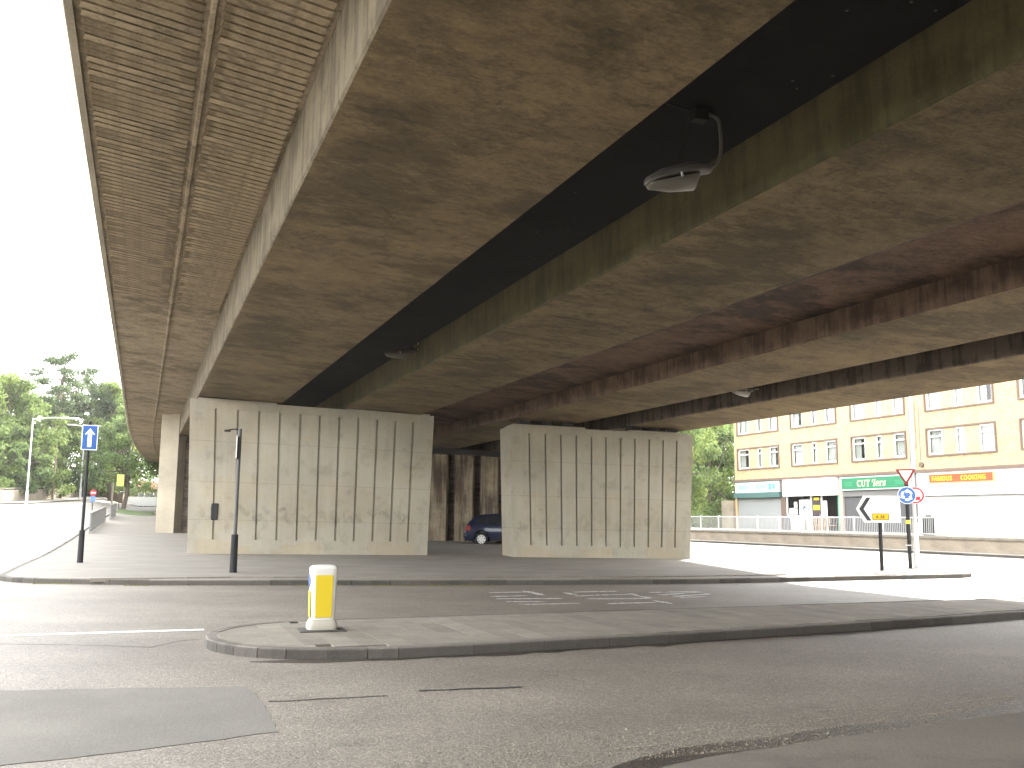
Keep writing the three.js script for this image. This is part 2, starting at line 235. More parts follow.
const vn = (x, y, s) => { const a = Math.floor(x), b = Math.floor(y), u = x - a, w = y - b, U = u * u * (3 - 2 * u), V = w * w * (3 - 2 * w); return lerp(lerp(hash(a, b, s), hash(a + 1, b, s), U), lerp(hash(a, b + 1, s), hash(a + 1, b + 1, s), U), V); };
struct('ground', gridSheet(steps(-420, -70, 25, 40, 5, 420, 30), steps(300, 30, 30, -170, 5, -420, 25), -0.5, 1), M.earth);
struct('road', gridSheet(steps(-45, -14, 2, 18, 0.45, 38.2, 1.5), steps(26, -4, 2, -28, 0.4, -62, 1.5, -150, 3), 0, 1, (x, z) => {
  // worn wheel tracks and oil-dark lane centres along the roads, and repairs
  const u = x * 0.95 + z * 0.1, n = 0.9 + 0.26 * (vn(x * 0.16, z * 0.5, 3) - 0.5) + 0.2 * (vn(x * 0.5, z * 1.6, 5) - 0.5) + 0.14 * (vn(u * 0.05, z * 0.2, 6) - 0.5);
  const lane = Math.exp(-Math.pow((z + 15.2 - 0.04 * x) / 0.5, 2)) * 0.16 * vn(x * 0.4, 2, 7);
  const k = n * (1 - lane); return [k, k * 0.995, k * 0.985];
}), M.asphalt);

const kerbShape = (() => { const s = new THREE.Shape(); s.moveTo(0, -0.1); s.lineTo(0.135, -0.1); s.lineTo(0.135, 0.12); s.lineTo(0.03, 0.12); s.quadraticCurveTo(0.006, 0.118, 0.002, 0.09); s.lineTo(0, 0.02); s.closePath(); const g = new THREE.ExtrudeGeometry(s, { depth: 1, bevelEnabled: false, curveSegments: 3 }); g.translate(0, 0, -0.5); return g; })();
const kerbGeo = {};
// tyre-black and road film on the road side of the stones
const grime = (g) => { const p = g.attributes.position, n = g.attributes.normal, c = new Float32Array(p.count * 3); for (let i = 0; i < p.count; i += 3) { const face = n.getX(i) < -0.8, k = face ? 0.55 : 1; for (let m = 0; m < 9; m++) c[i * 3 + m] = k; } g.setAttribute('color', new THREE.BufferAttribute(c, 3)); return g; };
function kerbs(parent, pts, len = 0.915, lift = 0) { // outer face on the polyline, stones to the left of the walking direction
  const cum = [0]; for (let i = 1; i < pts.length; i++) cum.push(cum[i - 1] + Math.hypot(pts[i][0] - pts[i - 1][0], pts[i][1] - pts[i - 1][1]));
  const at = (d) => { let i = 1; while (i < pts.length - 1 && cum[i] < d) i++; const t = (d - cum[i - 1]) / (cum[i] - cum[i - 1]); return [lerp(pts[i - 1][0], pts[i][0], t), lerp(pts[i - 1][1], pts[i][1], t)]; };
  const total = cum[cum.length - 1]; let d = 0;
  while (d < total - 0.1) {
    let e = Math.min(d + len, total); let a = at(d), b = at(e); const m = at((d + e) / 2), bend = Math.abs((a[0] + b[0]) / 2 - m[0]) + Math.abs((a[1] + b[1]) / 2 - m[1]);
    if (bend > 0.03) { e = Math.min(d + 0.36, total); b = at(e); }
    const L = Math.hypot(b[0] - a[0], b[1] - a[1]), key = L.toFixed(2);
    if (!kerbGeo[key]) { const g = kerbShape.clone(); g.scale(1, 1, L - 0.012); kerbGeo[key] = grime(uvm(g)); }
    const k = obj('kerb_stone', kerbGeo[key], M.kerbs[Math.floor(rnd() * 3)], parent), x = (a[0] + b[0]) / 2, z = (a[1] + b[1]) / 2;
    k.position.set(x, terr(x, z) + lift + rr(-0.006, 0.004), z); k.rotation.y = Math.atan2(b[0] - a[0], b[1] - a[1]) + rr(-0.004, 0.004) * 1;
    d = e;
  }
}
const arc = (cx, cz, r, a0, a1, n = 10) => Array.from({ length: n + 1 }, (_, i) => { const a = lerp(a0, a1, i / n) * D2R; return [cx + r * Math.cos(a), cz + r * Math.sin(a)]; });
const inset = (pts, d) => pts.map((p, i) => { const a = pts[Math.max(0, i - 1)], b = pts[Math.min(pts.length - 1, i + 1)], l = Math.hypot(b[0] - a[0], b[1] - a[1]); return [p[0] + (b[1] - a[1]) / l * d, p[1] - (b[0] - a[0]) / l * d]; });
{ // pavement the piers stand on: kerb runs from far left, round the corner, along the road to the right and back
  const edge = [[-2.4, -93], [-2.75, -72], [-3.0, -48], [-3.2, -36.7], [-3.2, -30], ...arc(-0.9, -26.2, 2.25, 180, 110, 8), [0.28, -23.05], [2.2, -22.54], [5.74, -21.65], [9.2, -20.85], [13.03, -20.25], [16.1, -20.22], [19.5, -20.3], ...arc(21.4, -22.2, 1.9, 80, -20, 8), [22.6, -27], [21.5, -34], [20.8, -44]].map((p) => p);
  const inner = inset(edge, 0.135);
  const pv = struct('pier_pavement', sheet([...inner, [20.4, -46], [2, -58], [2, -93]], 0.112, 1.6), M.pavement);
  kerbs(pv, edge);
  // low concrete edging a metre behind the kerb
  const e2 = [[-1.0, -23.6], [2.1, -23.45], [5.9, -22.5], [9.3, -21.7], [13.0, -21.15], [16.3, -21.1]];
  for (let i = 0; i + 1 < e2.length; i++) { const [a, b] = [e2[i], e2[i + 1]], L = Math.hypot(b[0] - a[0], b[1] - a[1]), n = Math.round(L / 0.915); for (let k = 0; k < n; k++) { const t = (k + 0.5) / n, g = obj('edging_stone', box(-L / n / 2 + 0.006, L / n / 2 - 0.006, -0.05, 0.03, -0.03, 0.03), M.slabs[Math.floor(rnd() * 4)], pv); g.position.set(lerp(a[0], b[0], t), 0.112, lerp(a[1], b[1], t)); g.rotation.y = -Math.atan2(b[1] - a[1], b[0] - a[0]); } }
}
// traffic island
const ISL_N = (x) => x < 2.05 ? -10.66 : lerp(-10.62, -11.75, Math.pow(clamp((x - 3) / 11.5, 0, 1), 1.6)), ISL_F = -13.8;
{
  const nose = [...arc(2.35, -12.28, 1.52, 270, 93, 14)].map(([x, z]) => [x - 0.02, z]), near = steps(2.6, 16.2, 1.2).map((x) => [x, ISL_N(x)]), edge = [[16, ISL_F], [9, ISL_F], ...nose, ...near, ...arc(16.4, -12.8, 1.0, 88, -88, 8), [15.8, ISL_F]];
  const inner = inset(edge, 0.135);
  const isl = struct('traffic_island', sheet(inner, 0.088, 1.5), M.mud);
  kerbs(isl, edge);
  obj('nose_screed', sheet([...inner.filter(([x]) => x < 2.1 && x > 0).map((p) => p)], 0.116, 1), M.slabs[1], isl);
  obj('kerb_dirt', sheet([...steps(1.2, 15.5, 0.25).map((x) => [x, ISL_N(Math.max(2.6, x)) - (x < 2.2 ? 0.25 : 0.1)]), ...steps(15.5, 1.2, 0.25).map((x) => [x, ISL_N(Math.max(2.6, x)) + 0.06 + 0.3 * vn(x * 1.3, 3, 21) * vn(x * 4, 5, 22) - (x < 1.9 ? 0.5 * (1.9 - x) : 0)])], 0.0042, 0.8), M.mud, isl);
  // paving slabs, staggered, in rows across the island
  const geo = {};
  for (let x = 1.55; x < 16.0; x += 0.605) {
    const off = (Math.round(x / 0.605) % 2) * 0.3, dx = Math.max(0, 2.33 - x), half = Math.sqrt(Math.max(0, 1.37 * 1.37 - dx * dx)), zf = dx ? -12.28 - half + 0.01 : ISL_F + 0.15, zn = dx ? -12.28 + half - 0.02 : Math.min(ISL_N(x), ISL_N(x + 0.6)) - 0.16;
    for (let z = zf; z < zn - 0.08;) {
      const e = Math.min(zn, z + (z === zf && off ? 0.45 : 0.9)), key = (e - z).toFixed(2); geo[key] ??= uvm(rbox(0.602, 0.05, e - z - 0.004, 0.0015, 0, 0, 0, 1));
      const s = obj('paving_slab', geo[key], M.slabs[Math.floor(rnd() * 4)], isl); s.position.set(x + 0.3, 0.094 + rr(-0.0015, 0.0015), (z + e) / 2); z = e;
    }
  }
}
{ // footway in the near right corner and the mud lying along it
  const jag = steps(1, 12, 0.22).map((x) => [x, lerp(-4.85, -5.5, sm(1.6, 3.7, x)) - 0.14 * sm(3.5, 5, x) - 0.11 * Math.max(0, x - 4.6) * 0.9 + 0.05 * (vn(x * 2.1, 1, 8) - 0.5)]);
  const line = [[-6, -4.2], [-2, -4.5], ...jag];
  struct('footway', (() => { const g = sheet([...line, [12, 6], [-6, 6]], 0.045, 1.2); return g; })(), M.footway);
  const strip = (o, w, n) => [...line.map(([x, z]) => [x, z - o * sm(1.5, 4, x) - w * vn(x * 1.7, n, 4) * 0.4 * sm(1.2, 5, x)]), ...[...line].reverse().map(([x, z]) => [x, z + 0.05])];
  struct('footway_kerb', (() => { const v = [], uv = []; for (let i = 0; i + 1 < line.length; i++) { const [a, b] = [line[i], line[i + 1]], P = [[a[0], 0.045, a[1]], [b[0], 0.045, b[1]], [b[0], -0.02, b[1] - 0.035], [a[0], -0.02, a[1] - 0.035]]; for (const k of [0, 1, 2, 0, 2, 3]) { v.push(...P[k]); uv.push(P[k][0], P[k][1] + P[k][2]); } } const g = new THREE.BufferGeometry(); g.setAttribute('position', new THREE.Float32BufferAttribute(v, 3)); g.setAttribute('uv', new THREE.Float32BufferAttribute(uv, 2)); g.computeVertexNormals(); return g; })(), M.slabs[1]);
  struct('gutter_mud', sheet(strip(0.26, 1.0, 2), 0.004, 0.8), M.mud);
}
{ // carriageway repairs and markings
  const rd = scene.getObjectByName('road');
  obj('repair_patch', sheet(((P) => P.flatMap((p, i) => { const q = P[(i + 1) % P.length], n = Math.max(1, Math.round(Math.hypot(q[0] - p[0], q[1] - p[1]) / 0.14)); return Array.from({ length: n }, (_, k) => [lerp(p[0], q[0], k / n) + (k ? rr(-0.018, 0.018) : 0), lerp(p[1], q[1], k / n) + (k ? rr(-0.018, 0.018) : 0)]); }))([[-9, -9.95], [-1.1, -9.85], [1.02, -9.35], [1.08, -8.4], [1.05, -7.36], [0.09, -7.12], [-0.75, -6.98], [-9, -6.6]]), 0.004, 1), M.patch, rd);
  obj('edge_line', sheet([[-16, -14.75], [0.92, -14.13], [0.92, -13.97], [-16, -14.58]], 0.004, 1), M.line, rd);
  const flecks = (segs, w, cover) => { // worn paint: only scraps of each stroke are left
    const v = [], uv = [];
    for (const [ax, az, bx, bz] of segs) {
      const L = Math.hypot(bx - ax, bz - az), n = Math.ceil(L / 0.045), dx = (bx - ax) / L, dz = (bz - az) / L, ph = rnd() * 50;
      for (let i = 0; i < n; i++) for (const s of [-0.3, 0, 0.3]) {
        if (vn(i * 0.13 + ph, s * 4 + ph, 15) + 0.35 * (rnd() - 0.5) > cover) continue;
        const c = (i + rnd()) / n * L, o = (s + rr(-0.16, 0.16)) * w, a = rnd() * 6.28, r = rr(0.4, 1) * w * 0.3, x = ax + dx * c - dz * o, z = az + dz * c + dx * o;
        for (let k = 0; k < 3; k++) { const q = [0, 1, 2].map((m) => a - m * 2.0 - 0.3 * k); if (k) continue; for (const m of q) { v.push(x + dx * Math.cos(m) * r * 2.2 - dz * Math.sin(m) * r, 0.005, z + dz * Math.cos(m) * r * 2.2 + dx * Math.sin(m) * r); uv.push(0, 0); } }
      }
    }
    const g = new THREE.BufferGeometry(); g.setAttribute('position', new THREE.Float32BufferAttribute(v, 3)); g.setAttribute('uv', new THREE.Float32BufferAttribute(uv, 2)); g.computeVertexNormals();
    const nn = g.attributes.normal; for (let i = 0; i < nn.count; i++) nn.setXYZ(i, 0, 1, 0); return g;
  };
  const letters = [[7.02, -19.04, 7.83, -18.96], [7.94, -19.28, 7.86, -18.16], [6.73, -18.1, 7.45, -18.03], [6.63, -17.54, 7.89, -17.3], [6.62, -16.36, 7.76, -16.24], [6.6, -16.9, 7.3, -16.8], [8.63, -18.61, 8.56, -18.1], [8.86, -18.68, 9.85, -18.62], [8.43, -17.75, 9.86, -17.87], [9.86, -17.87, 9.66, -16.8], [8.41, -17.04, 9.66, -16.8], [9.47, -16.29, 9.47, -15.64], [8.32, -16.03, 9.28, -15.96], [10.42, -18.12, 11.61, -18.14], [10.29, -17.49, 11.55, -17.95], [10.4, -17.08, 11.49, -17.48], [10.37, -16.84, 11.02, -16.85]];
  obj('worn_lettering', flecks(letters, 0.18, 0.68), M.line, rd);
  const kl = []; for (let x = 3.2; x < 9.5; x += 0.5) { const z = -6.05 - 0.1 * Math.max(0, x - 4.6); kl.push([x, z, x + 0.5, z - 0.05], [x, z - 0.24, x + 0.5, z - 0.29]); }
  obj('worn_edge_lines', flecks(kl, 0.07, 0.36), M.wornline, rd);
  const crack = (pts, w) => { const p = []; for (let i = 0; i + 1 < pts.length; i++) { const n = 7; for (let k = 0; k < n; k++) p.push([lerp(pts[i][0], pts[i + 1][0], k / n), lerp(pts[i][1], pts[i + 1][1], k / n) + rr(-0.02, 0.02)]); } p.push(pts[pts.length - 1]); return sheet([...p.map(([x, z]) => [x, z - w * rr(0.3, 0.7)]), ...p.reverse().map(([x, z]) => [x, z + w * rr(0.3, 0.7)])], 0.0045, 0.5); };
  for (const [p, w] of [[[[1.12, -8.54], [2.16, -8.47]], 0.03], [[[2.49, -8.6], [3.47, -8.5]], 0.05], [[[-2.2, -13.6], [-0.6, -12.9], [0.2, -12.4]], 0.025], [[[0.2, -12.4], [0.55, -12.9], [0.8, -13.0]], 0.025], [[[5.1, -6.9], [5.9, -6.2]], 0.012]]) obj('tar_seam', crack(p, w), M.tar, rd);
}

// ------------------------------------------------------------------ the flyover
const soY = (x) => 6.2 - 0.068 * (x - 1.5), slY = (x) => 7.32 - 0.068 * (x - 1.786);
const XE = (z) => { const zs = clamp(z + 5.4, -36, -13.4); return clamp(17.1 - 0.27 * (zs + 28.3) + 6.2, 20.2, 25.5); }; // unseen right edge: flare made up so its shadow falls along the wanted line
const bend = (z) => { const d = Math.max(0, -z - 66); return d * d / 1400; };
const JOINT = -52;
const spanA = steps(80, 24, 14, JOINT + 0.02, 2.5).map((z) => ({ z })), spanB = steps(JOINT - 0.02, -66, 4, -190, 5).map((z) => ({ z, dx: bend(z) }));
const fly = thing('flyover', 'long concrete flyover deck with box beams crossing over the road junction', 'bridge');
const BEAMS = [[1.786, 4.934, M.webPale], [7.24, 10.14, M.webMoss], [13.17, 15.65, M.webRust], [17.28, 19.48, M.webDark]];
for (const st of [spanA, spanB]) {
  for (const [x0, x1, web] of BEAMS) obj('box_beam', sweep(() => [[x0, slY(x0) + 0.1], [x0, soY(x0) + 0.03], [x0 + 0.03, soY(x0)], [x1 - 0.03, soY(x1)], [x1, soY(x1) + 0.03], [x1, slY(x1) + 0.1]], st, { mats: [1, 1, 0, 1, 1, 0] }), [M.soffit, web], fly);
  obj('cantilever_slab', sweep(() => [[-1.1, slY(-1.1)], [1.784, slY(1.784)], [1.784, slY(1.784) + 0.3], [-1.1, slY(-1.1) + 0.3]], st), M.cantilever, fly);
  obj('edge_beam', sweep(() => [[-1.215, slY(-1.1) + 0.62], [-1.215, slY(-1.1) - 0.02], [-1.195, slY(-1.1) - 0.04], [-1.102, slY(-1.1) - 0.04], [-1.102, slY(-1.1) + 0.62]], st), M.concrete, fly);
  obj('parapet', sweep(() => [[-1.17, slY(-1.1) + 0.625], [-0.96, slY(-1.1) + 0.625], [-0.99, slY(-1.1) + 1.55], [-1.15, slY(-1.1) + 1.55]], st), M.concrete, fly);
  obj('longitudinal_bead', sweep(() => [[0.39, slY(0.39) + 0.01], [0.41, slY(0.41) - 0.05], [0.46, slY(0.46) - 0.05], [0.48, slY(0.48) + 0.01]], st), M.cantilever, fly);
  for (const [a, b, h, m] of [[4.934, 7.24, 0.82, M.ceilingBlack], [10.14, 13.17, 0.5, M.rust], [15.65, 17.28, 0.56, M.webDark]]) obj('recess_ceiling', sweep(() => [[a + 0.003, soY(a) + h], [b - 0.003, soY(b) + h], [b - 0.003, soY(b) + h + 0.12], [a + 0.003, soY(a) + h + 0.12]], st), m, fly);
  obj('drip_strip', sweep(() => [[10.143, soY(10.14) + 0.05], [10.34, soY(10.3) + 0.07], [10.34, soY(10.3) + 0.13], [10.143, soY(10.14) + 0.13]], st), M.rust, fly);
  obj('deck_slab', sweep((z) => [[-0.95, slY(-0.95) + 0.31], [19.5, slY(19.5) + 0.2], [19.5, slY(19.5) + 0.5], [-0.95, slY(-0.95) + 0.6]], st), M.concrete, fly);
  obj('shadow_flare_slab', sweep((z) => { const e = XE(z); return [[19.484, slY(19.5) - 0.05], [e, slY(19.5) + 0.25], [e, slY(19.5) + 0.6], [19.502, slY(19.5) + 0.5]]; }, st), M.cantilever, fly);  // hidden from view; widening added only to shape the shadow edge on the road
  obj('parapet', sweep((z) => { const e = XE(z); return [[e - 0.2, slY(19.5) + 0.605], [e, slY(19.5) + 0.605], [e - 0.02, slY(19.5) + 1.42], [e - 0.18, slY(19.5) + 1.42]]; }, st), M.concrete, fly);
}
{ // ribbed soffit panels of the cantilever
  const rib = (x0, x1) => { const g = hexa((a, b, c) => { const x = lerp(x0, x1, a), y = slY(x) + 0.006 - 0.042 * (1 - b), w = 0.082 - 0.01 * (1 - b); return [x, y, c * w]; }, [0, 1], [0, 1], [-1, 1]); return uvm(g); };
  const A = [0, 1, 2].map(() => rib(-1.03, 0.33)), B = [0, 1, 2].map(() => rib(0.55, 1.72));
  for (const g of [A[1], B[1]]) { const u = g.attributes.uv; for (let i = 0; i < u.count; i++) u.setX(i, u.getX(i) + 4.1); } for (const g of [A[2], B[2]]) { const u = g.attributes.uv; for (let i = 0; i < u.count; i++) { u.setX(i, u.getX(i) + 7.7); u.setY(i, u.getY(i) + 3); } }
  for (let z = -5.2, k = 0; z > -26.6; z -= 0.2, k++) for (const set of [A, B]) { const v = Math.floor(hash(k, 1, 9) * 3), r = obj('soffit_rib', set[v], M.ribs ??= [0.97, 1, 1.03].map((q) => { const m = M.cantilever.clone(); m.color = C(q, q * 0.99, q * 0.97); return m; }), fly); r.material = M.ribs[Math.floor(hash(k, 2, set === A ? 4 : 5) * 3)]; r.position.z = z; r.rotation.y = 0.15; }
}
// ------------------------------------------------------------------ piers
const GRO = [0.105, 0.194, 0.28, 0.3645, 0.448, 0.528, 0.6085, 0.6865, 0.765, 0.8405, 0.9145];
function pier(label, a, b, tl, tr, fl, fr, thick, mat, grp) {
  const p = thing('bridge_pier', label, 'pier', [0, 0, 0], 0, grp), L = Math.hypot(b[0] - a[0], b[1] - a[1]), ex = [(b[0] - a[0]) / L, (b[1] - a[1]) / L], n = [-ex[1], ex[0]]; // n points to the camera side
  const map = (s, t, d) => { const l = lerp(0, -fl, t), r = lerp(L, L + fr, t), x = lerp(l, r, s); return [a[0] + ex[0] * x - 0.14 * d, t * lerp(tl, tr, s), a[1] + ex[1] * x + d]; };
  const y0 = 0.018, B = 0.11, T = 0.945, gw = 0.0045;
  obj('core', hexa(map, [0.001, 0.999], [y0, 0.998], [-thick + 0.05, -0.075], 1, 1, 0.1), mat, p);
  obj('base_band', hexa(map, [0, 1], [y0, B], [-0.075, 0], 1, 1, 0.1), mat, p);
  obj('top_band', hexa(map, [0, 1], [T, 1], [-0.075, 0], 1, 1, 0.1), mat, p);
  const e = [0, ...GRO, 1];
  for (let k = 0; k < 12; k++) { const s0 = e[k] + (k ? gw : 0), s1 = e[k + 1] - (k < 11 ? gw : 0); obj('panel', hexa(map, [s0, s1], [B + 0.0004, T - 0.0004], [-0.075, rr(-0.004, 0.0)], 1, 1, 0.1), mat, p); obj('panel', hexa(map, [s0, s1], [y0, 0.997], [-thick, -thick + 0.05], 1, 1, 0.1), mat, p).userData.label = 'panel on the far face'; }
  // bearing shelf strips under the beams
  return { p, map, L };
}
{
  const P1 = pier('wide ribbed concrete pier with scrubbed graffiti behind the leaning grey post', [1.72, -37.88], [10.46, -35.45], 6.07, 5.56, 0.22, 0.16, 1.7, M.pierA, 'ribbed piers under the flyover');
  const P2 = pier('wide ribbed concrete pier nearest the shops, beside the parked blue car', [13.18, -33.23], [19.21, -30.46], 5.12, 4.76, 0.15, 0.19, 1.75, M.pierB, 'ribbed piers under the flyover');
  const shelf = (P, s0, s1, tl, tr) => { const m = (s, t, d) => { const q = P.map(s, 1, d); const y0 = lerp(tl, tr, s); return [q[0], y0 + t, q[2]]; }; obj('bearing_plinth', hexa(m, [s0, s1], [0.004, 0.075], [-1.4, -0.12]), M.concrete, P.p); for (const k of [0.2, 0.5, 0.8]) { const c = lerp(s0, s1, k); obj('bearing', hexa(m, [c - 0.03, c + 0.03], [0.078, 0.34], [-1.1, -0.45]), M.dark, P.p); } };
  shelf(P1, 0.03, 0.35, 6.07, 5.56); shelf(P1, 0.64, 0.985, 6.07, 5.56); shelf(P2, 0.02, 0.42, 5.12, 4.76); shelf(P2, 0.66, 0.97, 5.12, 4.76);
  const q = P1.map(0.108, 0.285, 0.02); const h = thing('inspection_hatch', 'small black oval cover fixed low on the left pier', 'hatch', q, -Math.atan2(2.43, 8.74));
  obj('cover', rbox(0.26, 0.62, 0.05, 0.022), M.black, h); obj('hinge', rbox(0.03, 0.1, 0.03, 0.008, -0.13, 0.1, 0.02), M.postGrey, h);
}
{ // the abutment row behind: dark streaked panels with deep slots between
  const ab = thing('abutment_wall', 'dark water-stained abutment wall of tall concrete panels behind the piers', 'wall');
  const A = [1.45, -57.3], Bp = [25, -40.8], L = Math.hypot(Bp[0] - A[0], Bp[1] - A[1]), ex = [(Bp[0] - A[0]) / L, (Bp[1] - A[1]) / L], n = [-ex[1], ex[0]];
  const map = (x, y, d) => [A[0] + ex[0] * x + n[0] * d, y, A[1] + ex[1] * x + n[1] * d], top = (x) => soY(A[0] + ex[0] * x) - 0.3;
  const m2 = (x, t, d) => map(x, lerp(-0.1, top(x), t), d);
  obj('back_wall', hexa(m2, [0, L], [0, 1], [-1.4, -0.42], 1, 6), M.webDark, ab);
  obj('capping', hexa((x, t, d) => map(x, top(x) + t, d), [0.8, L], [0.004, 0.26], [-1.3, -0.3]), M.dark, ab);
  for (let x = 1.5; x < L - 1; x += 1.42) obj('panel', hexa(m2, [x, x + rr(0.9, 1.02)], [0, 0.985], [-0.42, rr(-0.02, 0.02)], 1, 6), M.abut, ab);
  const col = obj('end_column', hexa((x, t, d) => map(x, lerp(-0.1, 7.33, t), d), [-0.55, 0.62], [0, 1], [-1.2, 0.35], 1, 7), M.abut, ab);
  col.material = M.concrete;
  const pipe = obj('drainpipe', [cyl(0.075, 0.075, 6.1, 2.75, 0.3, -55.7), cyl(0.1, 0.1, 0.12, 2.75, 6.2, -55.7), cyl(0.095, 0.095, 0.1, 2.75, 3.0, -55.7)], plain(0.26, 0.24, 0.2, 0.6), ab);
  // wall carrying the deck beyond
  const sw = obj('side_wall', sweep((z) => [[1.0, terr(1, z) - 0.2], [2.0, terr(1, z) - 0.2], [2.0, slY(2) - 0.05], [1.0, slY(1) - 0.05]], steps(-60, -185, 5).map((z) => ({ z, dx: bend(z) })), { flip: true }), M.abut, ab);
}

{ // unseen abutment wall, added behind the camera to darken the deck underside and near road
  const ab = thing('abutment_wall', 'plain concrete wall added unseen behind the camera to block light', 'wall');
  const map = (x, t, d) => { const X = lerp(-0.6, 19.4, x); return [X, lerp(-0.1, soY(X) - 0.03, t), 1.7 - 4.0 * x + d]; };
  obj('wall', hexa(map, [0, 1], [0, 1], [0, 1.6], 20, 6), M.abut, ab);
  for (let i = 0; i < 12; i++) obj('panel', hexa(map, [i / 12 + 0.006, (i + 1) / 12 - 0.006], [0.003, 0.985], [-0.12, -0.004], 20, 6), M.abut, ab);
}

// ------------------------------------------------------------------ shops across the road
const FX = 45, PY = 0.82; // facade plane, raised pavement level
{
  const rp = struct('raised_pavement', uvm(box(37.98, FX + 0.1, PY - 0.25, PY, -72, 10)), M.pavement);
  const rw = thing('retaining_wall', 'low buff concrete retaining wall under the white railings', 'wall');
  obj('wall', box(37.7, 37.98, -0.1, PY - 0.12, -72, 10), M.stonewall, rw);
  for (let z = -71.9; z < 9; z += 2.25) obj('coping_stone', uvm(rbox(0.42, 0.13, 2.235, 0.015, 37.84, PY - 0.055, z + 1.12, 1)), M.slabs[Math.floor(rnd() * 4)], rw);
  struct('far_pavement', box(36.2, 37.698, -0.1, 0.1, -72, 10), M.pavement);
  const grime2 = (g) => grime(uvm(g));
  const kg = thing('channel_kerb', 'long pale kerb along the far side of the road below the retaining wall', 'kerb');
  for (let z = -71.5; z < -10; z += 0.915) { const k = obj('kerb_stone', kerbShape, M.kerbs[Math.floor(rnd() * 3)], kg); k.geometry = (kerbGeo.far ??= grime2((() => { const g = kerbShape.clone(); g.scale(1, 1, 0.905); return g; })(), 1)); k.position.set(36.06, 0, z); }
  // pedestrian railing in panels
  const pg = [cyl(0.03, 0.03, 1.0, 0, 0, 0, 8)], bars = []; for (let i = 1; i < 17; i++) bars.push(box(-0.008, 0.008, 0.12, 0.92, i * 2.25 / 17 - 0.008, i * 2.25 / 17 + 0.008));
  const rail0 = thing('guard_railing', '', 'railing', [37.8, PY + 0.01, -60.65], 0, 'white guard railing panels on the retaining wall');
  obj('post', pg, M.upvc, rail0); obj('top_rail', box(-0.025, 0.025, 0.92, 0.965, 0.03, 2.22), M.upvc, rail0); obj('bottom_rail', box(-0.02, 0.02, 0.09, 0.12, 0.03, 2.22), M.upvc, rail0); obj('infill_bars', bars, M.aluminium, rail0);
  const ord = ['first', 'second', 'third', 'fourth', 'fifth', 'sixth', 'seventh', 'eighth', 'ninth', 'tenth', 'eleventh', 'twelfth', 'thirteenth', 'fourteenth'], lab = (k) => 'white railing panel on the retaining wall, ' + ord[k] + ' from the right pier';
  rail0.userData.label = lab(0);
  for (let k = 1; k < 14; k++) { const r = copyOf(rail0, lab(k)); r.position.z += k * 2.25; }
}
const face = (w, h, draw) => { const c = document.createElement('canvas'); c.width = w; c.height = h; draw(c.getContext('2d'), w, h); const t = new THREE.CanvasTexture(c); t.colorSpace = THREE.SRGBColorSpace; t.magFilter = THREE.LinearFilter; return new THREE.MeshStandardMaterial({ map: t, roughness: 0.5 }); };
const planeZ = (z0, z1, y0, y1, x) => { const g = new THREE.PlaneGeometry(z1 - z0, y1 - y0); g.rotateY(-Math.PI / 2); g.translate(x, (y0 + y1) / 2, (z0 + z1) / 2); return clean(g); };
